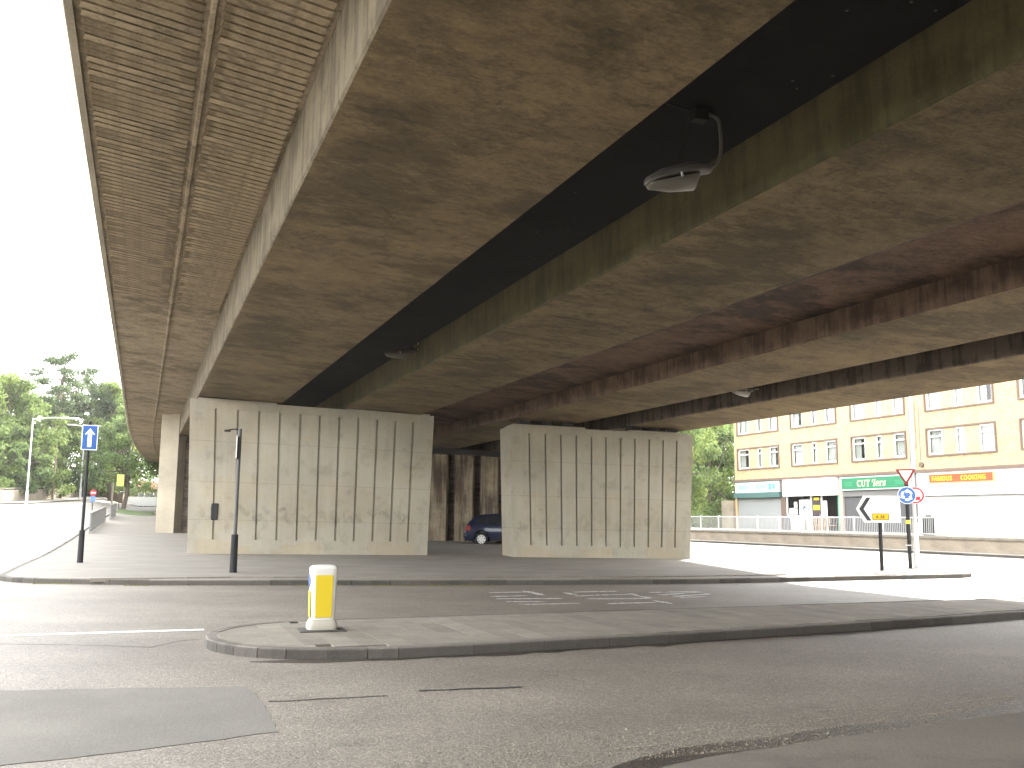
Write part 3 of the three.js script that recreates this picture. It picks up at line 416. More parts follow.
{
  const bl = thing('shop_building', 'three-storey yellow brick block with flats above a row of shops', 'building');
  const Z0 = -64.35, Z1 = 8, TOP = 11.2, B0 = 4.72;
  const groups = [[[-63.8, -62.35], [-61.3, -60.7], [-59.8, -58.65]], [[-57, -55.8], [-54.85, -54.25], [-53.35, -52.2]], [[-50.6, -49.4], [-48.45, -47.85], [-46.85, -45.85]], [[-44, -42.85], [-41.9, -41.2], [-40.2, -39.1]], [[-37.3, -36.1], [-35.1, -34.5], [-33.6, -32.4]], [[-30.4, -29.2], [-28.3, -27.7], [-26.8, -25.6]]];
  const rows = [[5.62, 7.18], [8.42, 9.98]];
  const sh = new THREE.Shape([[Z0, B0], [Z1, B0], [Z1, TOP], [Z0, TOP]].map(([z, y]) => new THREE.Vector2(z, y)));
  for (const gr of groups) for (const [y0, y1] of rows) for (const [z0, z1] of gr) sh.holes.push(new THREE.Path([[z0, y0], [z0, y1], [z1, y1], [z1, y0]].map(([z, y]) => new THREE.Vector2(z, y))));
  const ex = (s, d, x) => { const g = new THREE.ExtrudeGeometry(s, { depth: d, bevelEnabled: false }); g.rotateY(-Math.PI / 2); g.translate(x + d, 0, 0); return uvm(g); }; // shape (z, y) extruded from x to x + d
  obj('front_wall', ex(sh, 0.28, FX), M.brick, bl);
  obj('end_wall', box(FX + 0.28, FX + 9, PY, TOP, Z0, Z0 + 0.28), M.brick, bl); obj('end_wall', box(FX + 0.28, FX + 9, PY, TOP, Z1 - 0.28, Z1), M.brick, bl); obj('rear_wall', box(FX + 9, FX + 9.28, PY, TOP, Z0, Z1), M.brick, bl);
  obj('roof', box(FX - 0.25, FX + 9.5, TOP + 0.003, TOP + 0.22, Z0 - 0.2, Z1 + 0.2), M.concrete, bl);
  obj('floor', box(FX + 0.29, FX + 8.9, B0 + 0.2, B0 + 0.35, Z0 + 0.3, Z1 - 0.3), M.concrete, bl); obj('floor', box(FX + 0.29, FX + 8.9, 7.75, 7.9, Z0 + 0.3, Z1 - 0.3), M.concrete, bl);
  obj('partition_wall', box(FX + 1.6, FX + 1.7, PY, TOP - 0.01, Z0 + 0.3, Z1 - 0.3), plain(0.3, 0.28, 0.25, 0.9), bl);
  obj('string_course', box(FX - 0.14, FX - 0.002, 4.56, 4.74, Z0 - 0.06, Z1), M.trimbrown, bl);
  const ring = (z0, z1, y0, y1, w) => { const s = new THREE.Shape([[z0, y0], [z1, y0], [z1, y1], [z0, y1]].map(([z, y]) => new THREE.Vector2(z, y))); s.holes.push(new THREE.Path([[z0 + w, y0 + w], [z0 + w, y1 - w], [z1 - w, y1 - w], [z1 - w, y0 + w]].map(([z, y]) => new THREE.Vector2(z, y)))); return s; };
  const curt = [plain(0.42, 0.42, 0.4, 0.95), plain(0.3, 0.3, 0.28, 0.95), plain(0.5, 0.47, 0.42, 0.95)];
  groups.forEach((gr, gi) => rows.forEach(([y0, y1], ri) => {
    obj('window_surround', ex(ring(gr[0][0] - 0.12, gr[2][1] + 0.12, y0 - 0.12, y1 + 0.1, 0.1), 0.1, FX - 0.08), M.trimbrown, bl);
    gr.forEach(([z0, z1], wi) => {
      const w = obj('window', ex(ring(z0 + 0.004, z1 - 0.004, y0 + 0.004, y1 - 0.004, 0.1), 0.07, FX + 0.05), M.upvc, bl);
      obj('pane', planeZ(z0 + 0.09, z1 - 0.09, y0 + 0.09, y1 - 0.09, FX + 0.085), M.glass, w);
      const k = hash(gi, ri, wi + 3);
      if (wi === 1 || k < 0.6) obj('transom', box(FX + 0.045, FX + 0.12, y0 + 1.08, y0 + 1.16, z0 + 0.1, z1 - 0.1), M.upvc, w); else obj('mullion', box(FX + 0.045, FX + 0.12, y0 + 0.1, y1 - 0.1, (z0 + z1) / 2 - 0.045, (z0 + z1) / 2 + 0.045), M.upvc, w);
      { const cw = (z1 - z0 - 0.2) * (k > 0.22 ? 1 : 0.5), gcur = new THREE.PlaneGeometry(cw, y1 - y0 - 0.2, 24, 1); const p = gcur.attributes.position; for (let i = 0; i < p.count; i++) p.setZ(i, 0.03 * Math.sin(p.getX(i) * 40)); gcur.computeVertexNormals(); gcur.rotateY(-Math.PI / 2); gcur.translate(FX + 0.22, (y0 + y1) / 2, z0 + 0.1 + cw / 2); obj('curtain', clean(gcur), curt[Math.floor(k * 37) % 3], w); }
    });
  }));
  // rainwater pipes and wall clutter
  for (const z of [-45.05]) obj('downpipe', cyl(0.045, 0.045, TOP - 4.8, FX - 0.07, 4.76, z, 8), z === -45.05 ? M.upvc : plain(0.36, 0.26, 0.16, 0.8), bl);
  obj('flue_stain_panel', [box(FX - 0.012, FX - 0.002, 5.3, 8.7, -44.68, -44.6), box(FX - 0.012, FX - 0.002, 6.1, 8.9, -44.95, -44.9)], plain(0.2, 0.14, 0.09, 0.9), bl);
  obj('wall_fan', [cyl(0.16, 0.16, 0.12, 0, 0, 0, 16).rotateZ(Math.PI / 2).translate(FX - 0.01, 5.05, -44.55)], M.trimbrown, bl);
  // shop one: roller shutter
  const shut = (z0, z1, y0, y1, x, m, name = 'roller_shutter') => { const n = Math.round((y1 - y0) / 0.09), pts = [[x + 0.06, y0]]; for (let i = 0; i < n; i++) { const a = lerp(y0, y1, i / n), b = lerp(y0, y1, (i + 0.8) / n); pts.push([x, a + 0.005], [x, b], [x + 0.015, b + 0.006]); } pts.push([x + 0.06, y1]); const g = sweep(() => pts, [{ z: z0 }, { z: z1 }]); return obj(name, g, m, bl); };
  const pil = (z0, z1, m) => obj('pilaster', box(FX - 0.02, FX + 0.28, PY, 4.56, z0, z1), m, bl);
  pil(Z0, -64.1, M.brick); pil(-58.5, -57.95, M.trimbrown); pil(-52.15, -51.75, plain(0.35, 0.3, 0.25, 0.8)); pil(-45.5, -45.05, plain(0.12, 0.11, 0.11, 0.7)); pil(-33.0, -32.6, M.brick);
  shut(-64.08, -58.52, PY, 3.25, FX + 0.1, plain(0.34, 0.35, 0.35, 0.45, 0.3));
  obj('shutter_box', rbox(0.4, 0.42, 5.8, 0.03, FX - 0.12, 3.48, -61.25), plain(0.05, 0.11, 0.1, 0.6), bl);
  const s1 = obj('shop_sign', box(FX - 0.06, FX + 0.1, 3.7, 4.52, -64.2, -58.6), plain(0.5, 0.66, 0.64, 0.5), bl);
  obj('lettering', planeZ(-64.15, -58.65, 3.74, 4.48, FX - 0.066), face(1024, 140, (x, w, h) => { x.fillStyle = '#a9ccc8'; x.fillRect(0, 0, w, h); x.fillStyle = '#3f8f88'; x.font = 'bold 78px sans-serif'; x.textBaseline = 'middle'; x.fillText('BAILEY', 70, h / 2); x.fillText('BOOK', 500, h / 2); x.fillStyle = '#4f9d97'; x.fillRect(790, 24, 66, 92); x.fillRect(880, 34, 60, 70); }), s1);
  obj('bin_store', box(FX - 0.1, FX + 1.2, PY, 3.1, -66.2, -64.6), M.stonewall, bl);
  // shop two: glazed front
  const s2 = obj('shop_sign', box(FX - 0.3, FX + 0.1, 3.32, 4.54, -57.9, -52.2), M.white, bl);
  obj('lettering', planeZ(-57.8, -52.3, 3.8, 4.45, FX - 0.306), face(1024, 128, (x, w, h) => { x.fillStyle = '#d9d9d9'; x.fillRect(0, 0, w, h); x.strokeStyle = '#8f9cc4'; x.lineWidth = 9; x.beginPath(); for (let i = 0; i < 46; i++) { const X = 150 + i * 9 + (i > 15 ? 40 : 0); x.moveTo(X, 60 + 8 * Math.sin(i * 2)); x.lineTo(X + 4, 78); } x.stroke(); }), s2);
  obj('stall_riser', box(FX + 0.02, FX + 0.2, PY, 1.95, -57.9, -55.25), plain(0.5, 0.5, 0.46, 0.6), bl);
  obj('shop_window', planeZ(-57.9, -55.25, 1.95, 3.32, FX + 0.1), M.glass, bl); obj('shop_window', planeZ(-54.0, -52.2, 1.6, 3.32, FX + 0.1), M.glass, bl);
  const frame = obj('shop_frame', [box(FX + 0.05, FX + 0.15, PY, 3.32, -57.94, -57.84), box(FX + 0.05, FX + 0.15, PY, 3.32, -55.25, -55.12), box(FX + 0.05, FX + 0.15, PY, 3.32, -54.1, -54.0)], M.upvc, bl);
  obj('green_jamb', box(FX + 0.0, FX + 0.16, PY, 3.3, -52.3, -52.18), plain(0.05, 0.3, 0.18, 0.6), bl);
  const dr = obj('shop_door', box(FX + 0.12, FX + 0.17, PY, 3.2, -55.1, -54.12), plain(0.05, 0.035, 0.04, 0.4), bl); obj('door_handle', box(FX + 0.06, FX + 0.1, 1.7, 2.0, -54.28, -54.24), M.aluminium, dr);
  obj('interior_back_wall', box(FX + 1.5, FX + 1.56, PY, 3.4, -57.8, -52.3), plain(0.08, 0.05, 0.055, 0.9), bl);
  const print = (hue) => face(128, 128, (x, w, h) => { x.fillStyle = '#f4f4f2'; x.fillRect(0, 0, w, h); let s = hue; const q = () => { s = (s * 16807) % 2147483647; return s / 2147483647; }; for (let i = 0; i < 16; i++) { x.fillStyle = ['#3f5a78', '#7c94a8', '#c8c0a8', '#243040', '#9aa58a'][Math.floor(q() * 5)]; x.fillRect(10 + q() * 86, 10 + q() * 86, 8 + q() * 26, 5 + q() * 22); } });
  obj('poster', planeZ(-56.5, -55.35, 2.0, 3.05, FX + 0.09), print(91), bl); obj('poster', planeZ(-57.1, -56.75, 2.0, 2.9, FX + 0.09), print(191), bl); obj('poster', planeZ(-57.65, -57.2, 2.0, 2.45, FX + 0.09), print(52), bl); obj('poster', planeZ(-53.95, -53.5, 1.9, 2.95, FX + 0.09), print(777), bl);
  obj('yellow_notice', box(FX + 0.09, FX + 0.115, 3.0, 3.2, -54.9, -54.35), plain(0.75, 0.6, 0.03, 0.5), dr); obj('yellow_notice', box(FX + 0.09, FX + 0.115, 2.3, 2.65, -54.95, -54.3), plain(0.75, 0.6, 0.03, 0.5), dr);
  // shop three: CUT'lers
  const s3 = obj('shop_sign', box(FX - 0.22, FX + 0.1, 3.62, 4.5, -51.7, -45.4), plain(0.6, 0.72, 0.62, 0.5), bl);
  obj('lettering', planeZ(-51.6, -45.5, 3.68, 4.44, FX - 0.226), face(1024, 128, (x, w, h) => { x.fillStyle = '#0b6a43'; x.fillRect(0, 0, w, h); x.fillStyle = '#cfc99a'; x.textBaseline = 'middle'; x.font = 'bold 100px serif'; x.fillText('CUT', 250, 66); x.font = 'italic bold 100px serif'; x.fillText("'lers", 470, 66); x.fillStyle = '#2b8159'; for (const X of [50, 830]) for (const Y of [46, 64, 82]) x.fillRect(X, Y, 130, 7); }), s3);
  shut(-51.72, -45.5, PY, 3.2, FX + 0.12, plain(0.1, 0.1, 0.105, 0.5, 0.2)); obj('shutter_box', box(FX - 0.02, FX + 0.2, 3.2, 3.62, -51.72, -45.5), plain(0.15, 0.145, 0.14, 0.6), bl);
  // shop four: white front
  obj('white_front', box(FX - 0.02, FX + 0.26, PY, 4.56, -45.03, -33.02), M.white, bl);
  shut(-44.4, -36.6, PY + 0.02, 3.1, FX - 0.1, plain(0.5, 0.5, 0.49, 0.5)); obj('shutter_box', rbox(0.3, 0.16, 8, 0.02, FX - 0.14, 3.2, -40.5), plain(0.55, 0.55, 0.55, 0.5), bl);
  const s4 = obj('shop_sign', box(FX - 0.14, FX - 0.024, 3.88, 4.42, -43.95, -39.25), plain(0.7, 0.3, 0.12, 0.5), bl);
  obj('lettering', planeZ(-43.9, -39.3, 3.92, 4.38, FX - 0.146), face(1024, 104, (x, w, h) => { x.fillStyle = '#b8400f'; x.fillRect(0, 0, w, h); x.fillStyle = '#e0b400'; x.font = 'bold 86px sans-serif'; x.textBaseline = 'middle'; x.fillText('FAMOUS', 36, 54, 400); x.fillText('COOKING', 520, 54, 470); }), s4);
  for (const [z0, z1] of [[-33, -22.4], [-22.3, -8], [-7.9, 7.6]]) { shut(z0 + 0.5, z1, PY, 3.2, FX + 0.1, plain(0.34, 0.35, 0.35, 0.45, 0.3)); obj('shop_sign', box(FX - 0.06, FX + 0.1, 3.4, 4.5, z0 + 0.5, z1), plain(0.5, 0.5, 0.48, 0.5), bl); }
  // goods outside shop two
  const cr = thing('slatted_crate', 'slatted wooden trough standing outside the middle shop window', 'crate', [FX - 0.5, PY, -53.2]);
  for (let i = 0; i < 9; i++) { const s = obj('slat', box(-0.02, 0.02, 0, 1.0, -0.03, 0.03), plain(0.42, 0.3, 0.2, 0.8), cr); s.position.set(-0.28 + (i % 2) * 0.03, 0, -0.75 + i * 0.19); s.rotation.x = (i - 4) * 0.05; }
  obj('shelf', box(-0.3, 0.3, 0.9, 0.95, -0.85, 0.85), plain(0.45, 0.33, 0.22, 0.8), cr); obj('shelf', box(-0.25, 0.35, 0.4, 0.44, -0.85, 0.85), plain(0.45, 0.33, 0.22, 0.8), cr);
  const bd = thing('display_board', 'dark folding display board below the poster window', 'board', [FX - 0.45, PY, -57.3]); obj('panel', box(-0.03, 0.03, 0, 0.95, -0.35, 0.35), plain(0.12, 0.12, 0.13, 0.6), bd); obj('foot', box(-0.2, 0.2, 0, 0.05, -0.3, 0.3), M.dark, bd);
  const wp = thing('display_board', 'pale cabinet under the poster window', 'cabinet', [FX - 0.4, PY, -56.1]); obj('body', rbox(0.5, 0.95, 0.9, 0.03, 0, 0.475, 0), plain(0.55, 0.56, 0.5, 0.6), wp); obj('lid', rbox(0.55, 0.06, 0.95, 0.02, 0, 0.985, 0), M.white, wp); wp.name = 'display_cabinet';
}
{ // litter bin on the raised pavement
  const b = thing('litter_bin', 'black slatted litter bin before the white shop front', 'bin', [39.0, PY, -38.4]);
  obj('liner', cyl(0.2, 0.25, 0.85, 0, 0.04, 0, 16), plain(0.16, 0.16, 0.16, 0.6), b);
  for (let i = 0; i < 14; i++) { const a = i / 14 * 6.283, s = obj('slat', box(-0.025, 0.025, 0.02, 0.9, -0.012, 0.012), M.black, b); s.position.set(Math.sin(a) * 0.27, 0, Math.cos(a) * 0.27); s.rotation.y = a; }
  obj('rim', new THREE.TorusGeometry(0.27, 0.025, 6, 20).rotateX(Math.PI / 2).translate(0, 0.92, 0), M.black, b); obj('lid', new THREE.SphereGeometry(0.16, 12, 8).scale(1, 0.7, 1).translate(0, 1.02, 0), M.postGrey, b);
}

// ------------------------------------------------------------------ signs, posts, bollard
const toCam = (x, z) => Math.atan2(-x, -z);
function signPlane(w, h, mat, y, z) { const g = new THREE.PlaneGeometry(w, h); g.translate(0, y, z); return [clean(g), mat]; }
{ // one-way sign
  const s = thing('sign_post', 'black post with a blue one-way arrow sign at the pavement corner', 'sign', [-1.65, 0.112, -31.77], toCam(-1.65, -31.77));
  obj('sleeve', cyl(0.088, 0.082, 0.98, 0, 0, 0, 20), M.black, s); obj('post', cyl(0.046, 0.046, 3.4, 0, 0.9, 0, 16), M.black, s); obj('cap', new THREE.SphereGeometry(0.05, 12, 8).translate(0, 4.3, 0), M.black, s);
  const p = obj('sign_plate', rbox(0.46, 0.78, 0.02, 0.008, 0.02, 3.83, 0.06), plain(0.5, 0.5, 0.5, 0.5, 0.4), s);
  const [g, m] = signPlane(0.45, 0.77, face(180, 308, (x, w, h) => { x.fillStyle = '#f2f4f6'; x.fillRect(0, 0, w, h); x.fillStyle = '#164a8c'; x.fillRect(7, 7, w - 14, h - 14); x.fillStyle = '#fff'; x.beginPath(); x.moveTo(90, 40); x.lineTo(150, 118); x.lineTo(112, 106); x.lineTo(112, 270); x.lineTo(68, 270); x.lineTo(68, 106); x.lineTo(30, 118); x.closePath(); x.fill(); }), 3.83, 0.073); g.translate(0.02, 0, 0); obj('sign_face', g, m, p);
  obj('bracket', [box(-0.06, 0.06, 3.95, 3.99, -0.05, 0.05), box(-0.06, 0.06, 3.65, 3.69, -0.05, 0.05)], M.postGrey, s);
}
{ // post before the left pier, its sign seen edge-on
  const s = thing('sign_post', 'grey post with a sign seen edge-on before the left pier', 'sign', [2.32, 0.112, -25.61], toCam(2.32, -25.61));
  obj('sleeve', cyl(0.095, 0.088, 0.98, 0, 0, 0, 20), M.black, s); obj('post', cyl(0.05, 0.05, 2.85, 0, 0.9, 0, 16), M.postGrey, s);
  obj('sign_plate', rbox(0.03, 0.6, 0.6, 0.01, -0.065, 3.26, 0.02), plain(0.55, 0.54, 0.53, 0.4, 0.5), s);
  obj('lamp_arm', [tube([[0.04, 3.7, 0], [-0.1, 3.74, 0], [-0.38, 3.7, 0]], 0.016), rbox(0.16, 0.05, 0.12, 0.015, -0.32, 3.69, 0)], M.black, s);
}
{ // direction sign
  const x = 20.75, z = -22.3, s = thing('direction_sign', 'white arrow-shaped road direction sign with a yellow panel on a black post', 'sign', [x, 0.112, z], toCam(x, z) + 0.1);
  obj('post', cyl(0.055, 0.055, 1.95, 0, 0, -0.06, 16), M.black, s);
  const sp = new THREE.Shape([[-0.66, 1.83], [-0.45, 1.43], [0.58, 1.43], [0.58, 2.22], [-0.45, 2.22]].map((q) => new THREE.Vector2(...q))), g = new THREE.ExtrudeGeometry(sp, { depth: 0.02, bevelEnabled: true, bevelSize: 0.006, bevelThickness: 0.005, bevelSegments: 1 });
  const p = obj('sign_plate', g, M.white, s);
  const chev = new THREE.Shape([[-0.58, 1.83], [-0.36, 2.17], [-0.24, 2.17], [-0.45, 1.83], [-0.24, 1.48], [-0.36, 1.48]].map((q) => new THREE.Vector2(...q))); obj('chevron', new THREE.ExtrudeGeometry(chev, { depth: 0.003, bevelEnabled: false }).translate(0, 0, 0.0265), plain(0.03, 0.03, 0.035, 0.5), p);
  const [g2, m2] = signPlane(0.48, 0.2, face(256, 104, (c, w, h) => { c.fillStyle = '#d2ad12'; c.fillRect(0, 0, w, h); c.strokeStyle = '#3a3413'; c.lineWidth = 7; c.strokeRect(8, 8, w - 16, h - 16); c.fillStyle = '#2b270d'; c.font = 'bold 66px sans-serif'; c.textBaseline = 'middle'; c.fillText('A 38', 56, 55); }), 1.6, 0.03); g2.translate(0.02, 0, 0); obj('route_panel', g2, m2, p);
  const [g3, m3] = signPlane(0.72, 0.3, face(360, 150, (c, w, h) => { c.fillStyle = '#d4d4d3'; c.fillRect(0, 0, w, h); c.strokeStyle = '#8f939e'; c.lineWidth = 5; for (let r = 0; r < 2; r++) for (let i = 0; i < 13 - 2 * r; i++) { c.beginPath(); c.moveTo(14 + i * 19 + r * 30, 34 + r * 74 + (i % 3) * 5); c.lineTo(20 + i * 19 + r * 30, 52 + r * 74 - (i % 2) * 8); c.stroke(); } }), 1.93, 0.03); g3.translate(0.1, 0, 0); m3.roughness = 0.5; obj('faded_lettering', g3, m3, p);
}
{ // give-way and roundabout signs on one post
  const x = 22.58, z = -23.05, s = thing('sign_post', 'black post with a give way triangle over a blue roundabout sign', 'sign', [x, 0, z], toCam(x, z));
  obj('post', cyl(0.06, 0.06, 3.1, 0, 0, -0.07, 16), M.black, s);
  const tri = (r, y) => new THREE.Shape([[-r, y + r * 0.62], [0, y - r * 1.1], [r, y + r * 0.62]].map((q) => new THREE.Vector2(...q)));
  const t = obj('give_way_sign', new THREE.ExtrudeGeometry(tri(0.29, 3.04), { depth: 0.015, bevelEnabled: true, bevelSize: 0.012, bevelThickness: 0.003 }), plain(0.2, 0.012, 0.015, 0.5), s);
  obj('white_field', new THREE.ExtrudeGeometry(tri(0.2, 3.055), { depth: 0.003, bevelEnabled: false }).translate(0, 0, 0.0185), M.white, t);
  const [g1, m1] = signPlane(0.24, 0.16, face(192, 128, (c, w, h) => { c.fillStyle = '#e3e3e2'; c.fillRect(0, 0, w, h); c.fillStyle = '#222'; c.font = 'bold 46px sans-serif'; c.textAlign = 'center'; c.fillText('GIVE', w / 2, 52); c.fillText('WAY', w / 2, 104); }), 3.085, 0.0255); obj('lettering', g1, m1, t);
  const disc = (r, y, zf, dx = 0) => { const g = new THREE.CylinderGeometry(r, r, 0.018, 32); g.rotateX(Math.PI / 2); g.translate(dx, y, zf); return clean(g); };
  const r = obj('roundabout_sign', disc(0.275, 2.4, 0.01), M.white, s); obj('blue_field', disc(0.255, 2.4, 0.013), plain(0.035, 0.11, 0.33, 0.45), r);
  for (let k = 0; k < 3; k++) { const a0 = k * 2.094 + 0.2, sh = new THREE.Shape(); sh.absarc(0, 0, 0.175, a0, a0 + 1.15, false); sh.absarc(0, 0, 0.105, a0 + 1.15, a0, true); const h = a0 + 1.15, hd = new THREE.Shape([[0.215 * Math.cos(h), 0.215 * Math.sin(h)], [0.14 * Math.cos(h + 0.75), 0.14 * Math.sin(h + 0.75)], [0.065 * Math.cos(h), 0.065 * Math.sin(h)]].map((q) => new THREE.Vector2(...q))); obj('arrow', [new THREE.ExtrudeGeometry(sh, { depth: 0.003, bevelEnabled: false }), new THREE.ExtrudeGeometry(hd, { depth: 0.003, bevelEnabled: false })].map((g) => g.translate(0, 2.4, 0.023)), M.white, r); }
  obj('reflective_band', cyl(0.068, 0.068, 0.12, 0, 1.5, -0.07, 16), plain(0.75, 0.6, 0.03, 0.4), s); obj('clip', box(-0.12, 0.07, 0.82, 0.85, -0.02, 0.0), M.galv, s);
  // lamp column behind with its own red sign
  const lx = 23.35, lz = -23.55, l = thing('street_lamp', 'pale lamp column behind the give way sign, a red sign on it', 'street lamp', [lx, 0, lz], toCam(lx, lz));
  obj('base', cyl(0.095, 0.09, 1.55, 0, 0, 0, 20), M.galv, l); obj('column', cyl(0.055, 0.042, 6.6, 0, 1.55, 0, 16), M.galv, l); obj('arm', tube([[0, 8.1, 0], [0.1, 8.4, 0], [0.6, 8.6, 0], [1.3, 8.65, 0]], 0.03), M.galv, l); obj('lantern', rbox(0.62, 0.14, 0.26, 0.05, 1.5, 8.64, 0), M.galv, l);
  const n = obj('red_sign', disc(0.27, 2.42, 0.09, 0.06), M.white, l); obj('red_ring', new THREE.TorusGeometry(0.235, 0.028, 6, 32).translate(0.06, 2.42, 0.1), plain(0.5, 0.03, 0.05, 0.4), n); obj('red_bar', box(-0.1, 0.2, 2.26, 2.38, 0.1, 0.106), plain(0.5, 0.03, 0.05, 0.4), n);
}
{ // island bollard
  const b = thing('traffic_bollard', 'white plastic traffic bollard with yellow panels on the traffic island', 'bollard', [2.28, 0.117, -12.5], -0.05); b.scale.set(0.95, 0.93, 0.95);
  const ring = (w, d, y, r = 0.09) => { const o = []; for (let k = 0; k < 28; k++) { const a = k / 28 * 6.2832, c = Math.cos(a), s = Math.sin(a), e = 0.42; o.push([Math.sign(c) * Math.pow(Math.abs(c), e) * w, Math.sign(s) * Math.pow(Math.abs(s), e) * d, y]); } return o; };
  const shell = (levels) => { const v = [], idx = [], n = 28; for (const [w, d, y] of levels) for (const [x, z] of ring(w, d, y)) v.push(x, y, z); for (let i = 0; i + 1 < levels.length; i++) for (let k = 0; k < n; k++) { const a = i * n + k, q = i * n + (k + 1) % n; idx.push(a, a + n, q, q, a + n, q + n); } const c = v.length / 3; v.push(0, levels[levels.length - 1][2], 0); for (let k = 0; k < n; k++) idx.push((levels.length - 1) * n + k, c, (levels.length - 1) * n + (k + 1) % n); const g = new THREE.BufferGeometry(); g.setAttribute('position', new THREE.Float32BufferAttribute(v, 3)); g.setAttribute('uv', new THREE.Float32BufferAttribute(new Float32Array(v.length / 3 * 2), 2)); g.setIndex(idx); g.computeVertexNormals(); return g; };
  const wp = new THREE.MeshPhysicalMaterial({ color: C(0.5, 0.49, 0.45), roughness: 0.5, clearcoat: 0.1 }), dirty = plain(0.34, 0.315, 0.26, 0.7);
  obj('base_plate', uvm(rbox(0.62, 0.018, 0.44, 0.006, 0.0, 0.01, 0)), plain(0.05, 0.045, 0.04, 0.9), b);
  obj('plinth', shell([[0.2, 0.16, 0.022], [0.205, 0.165, 0.03], [0.205, 0.165, 0.1], [0.185, 0.145, 0.135], [0.18, 0.14, 0.16]]), dirty, b);
  obj('shell', shell([[0.168, 0.13, 0.15], [0.165, 0.127, 0.16], [0.178, 0.137, 0.5], [0.186, 0.142, 0.82], [0.188, 0.144, 0.85], [0.182, 0.138, 0.877], [0.15, 0.11, 0.896], [0.09, 0.06, 0.905]]), wp, b);
  const pf = (x0, x1, y0, y1) => { const s = new THREE.Shape([[x0, y0], [x1, y0], [x1 + 0.006, y1], [x0 - 0.006, y1]].map((q) => new THREE.Vector2(...q))); return new THREE.ExtrudeGeometry(s, { depth: 0.004, bevelEnabled: false }); };
  const f1 = pf(-0.11, 0.11, 0.19, 0.77); f1.rotateX(0.022); f1.translate(0, 0, 0.1255); obj('yellow_panel', f1, M.yellow, b);
  const f2 = pf(-0.1, 0.1, 0.19, 0.55); f2.rotateX(0.022); f2.translate(0, 0, 0.1675); f2.rotateY(-Math.PI / 2); obj('yellow_panel', f2, M.yellow, b);
  const f3 = pf(-0.1, 0.1, 0.19, 0.77); f3.rotateX(0.022); f3.translate(0, 0, 0.1255); f3.rotateY(Math.PI); obj('yellow_panel', f3, M.yellow, b);
  const f4 = new THREE.CylinderGeometry(0.085, 0.085, 0.006, 24); f4.rotateX(Math.PI / 2); f4.translate(0, 0.69, 0.1875); f4.rotateY(-Math.PI / 2); obj('blue_disc', clean(f4), plain(0.03, 0.09, 0.32, 0.4), b);
}
{ const a = thing('access_cover', 'grey metal access cover set in the pavement left of the pier', 'cover', [0.55, 0.116, -38.6], 0.15); obj('lid', rbox(1.15, 0.012, 0.75, 0.004), plain(0.12, 0.115, 0.105, 0.6), a); obj('frame', [box(-0.62, 0.62, -0.008, 0.004, -0.42, -0.385), box(-0.62, 0.62, -0.008, 0.004, 0.385, 0.42)], M.postGrey, a); }

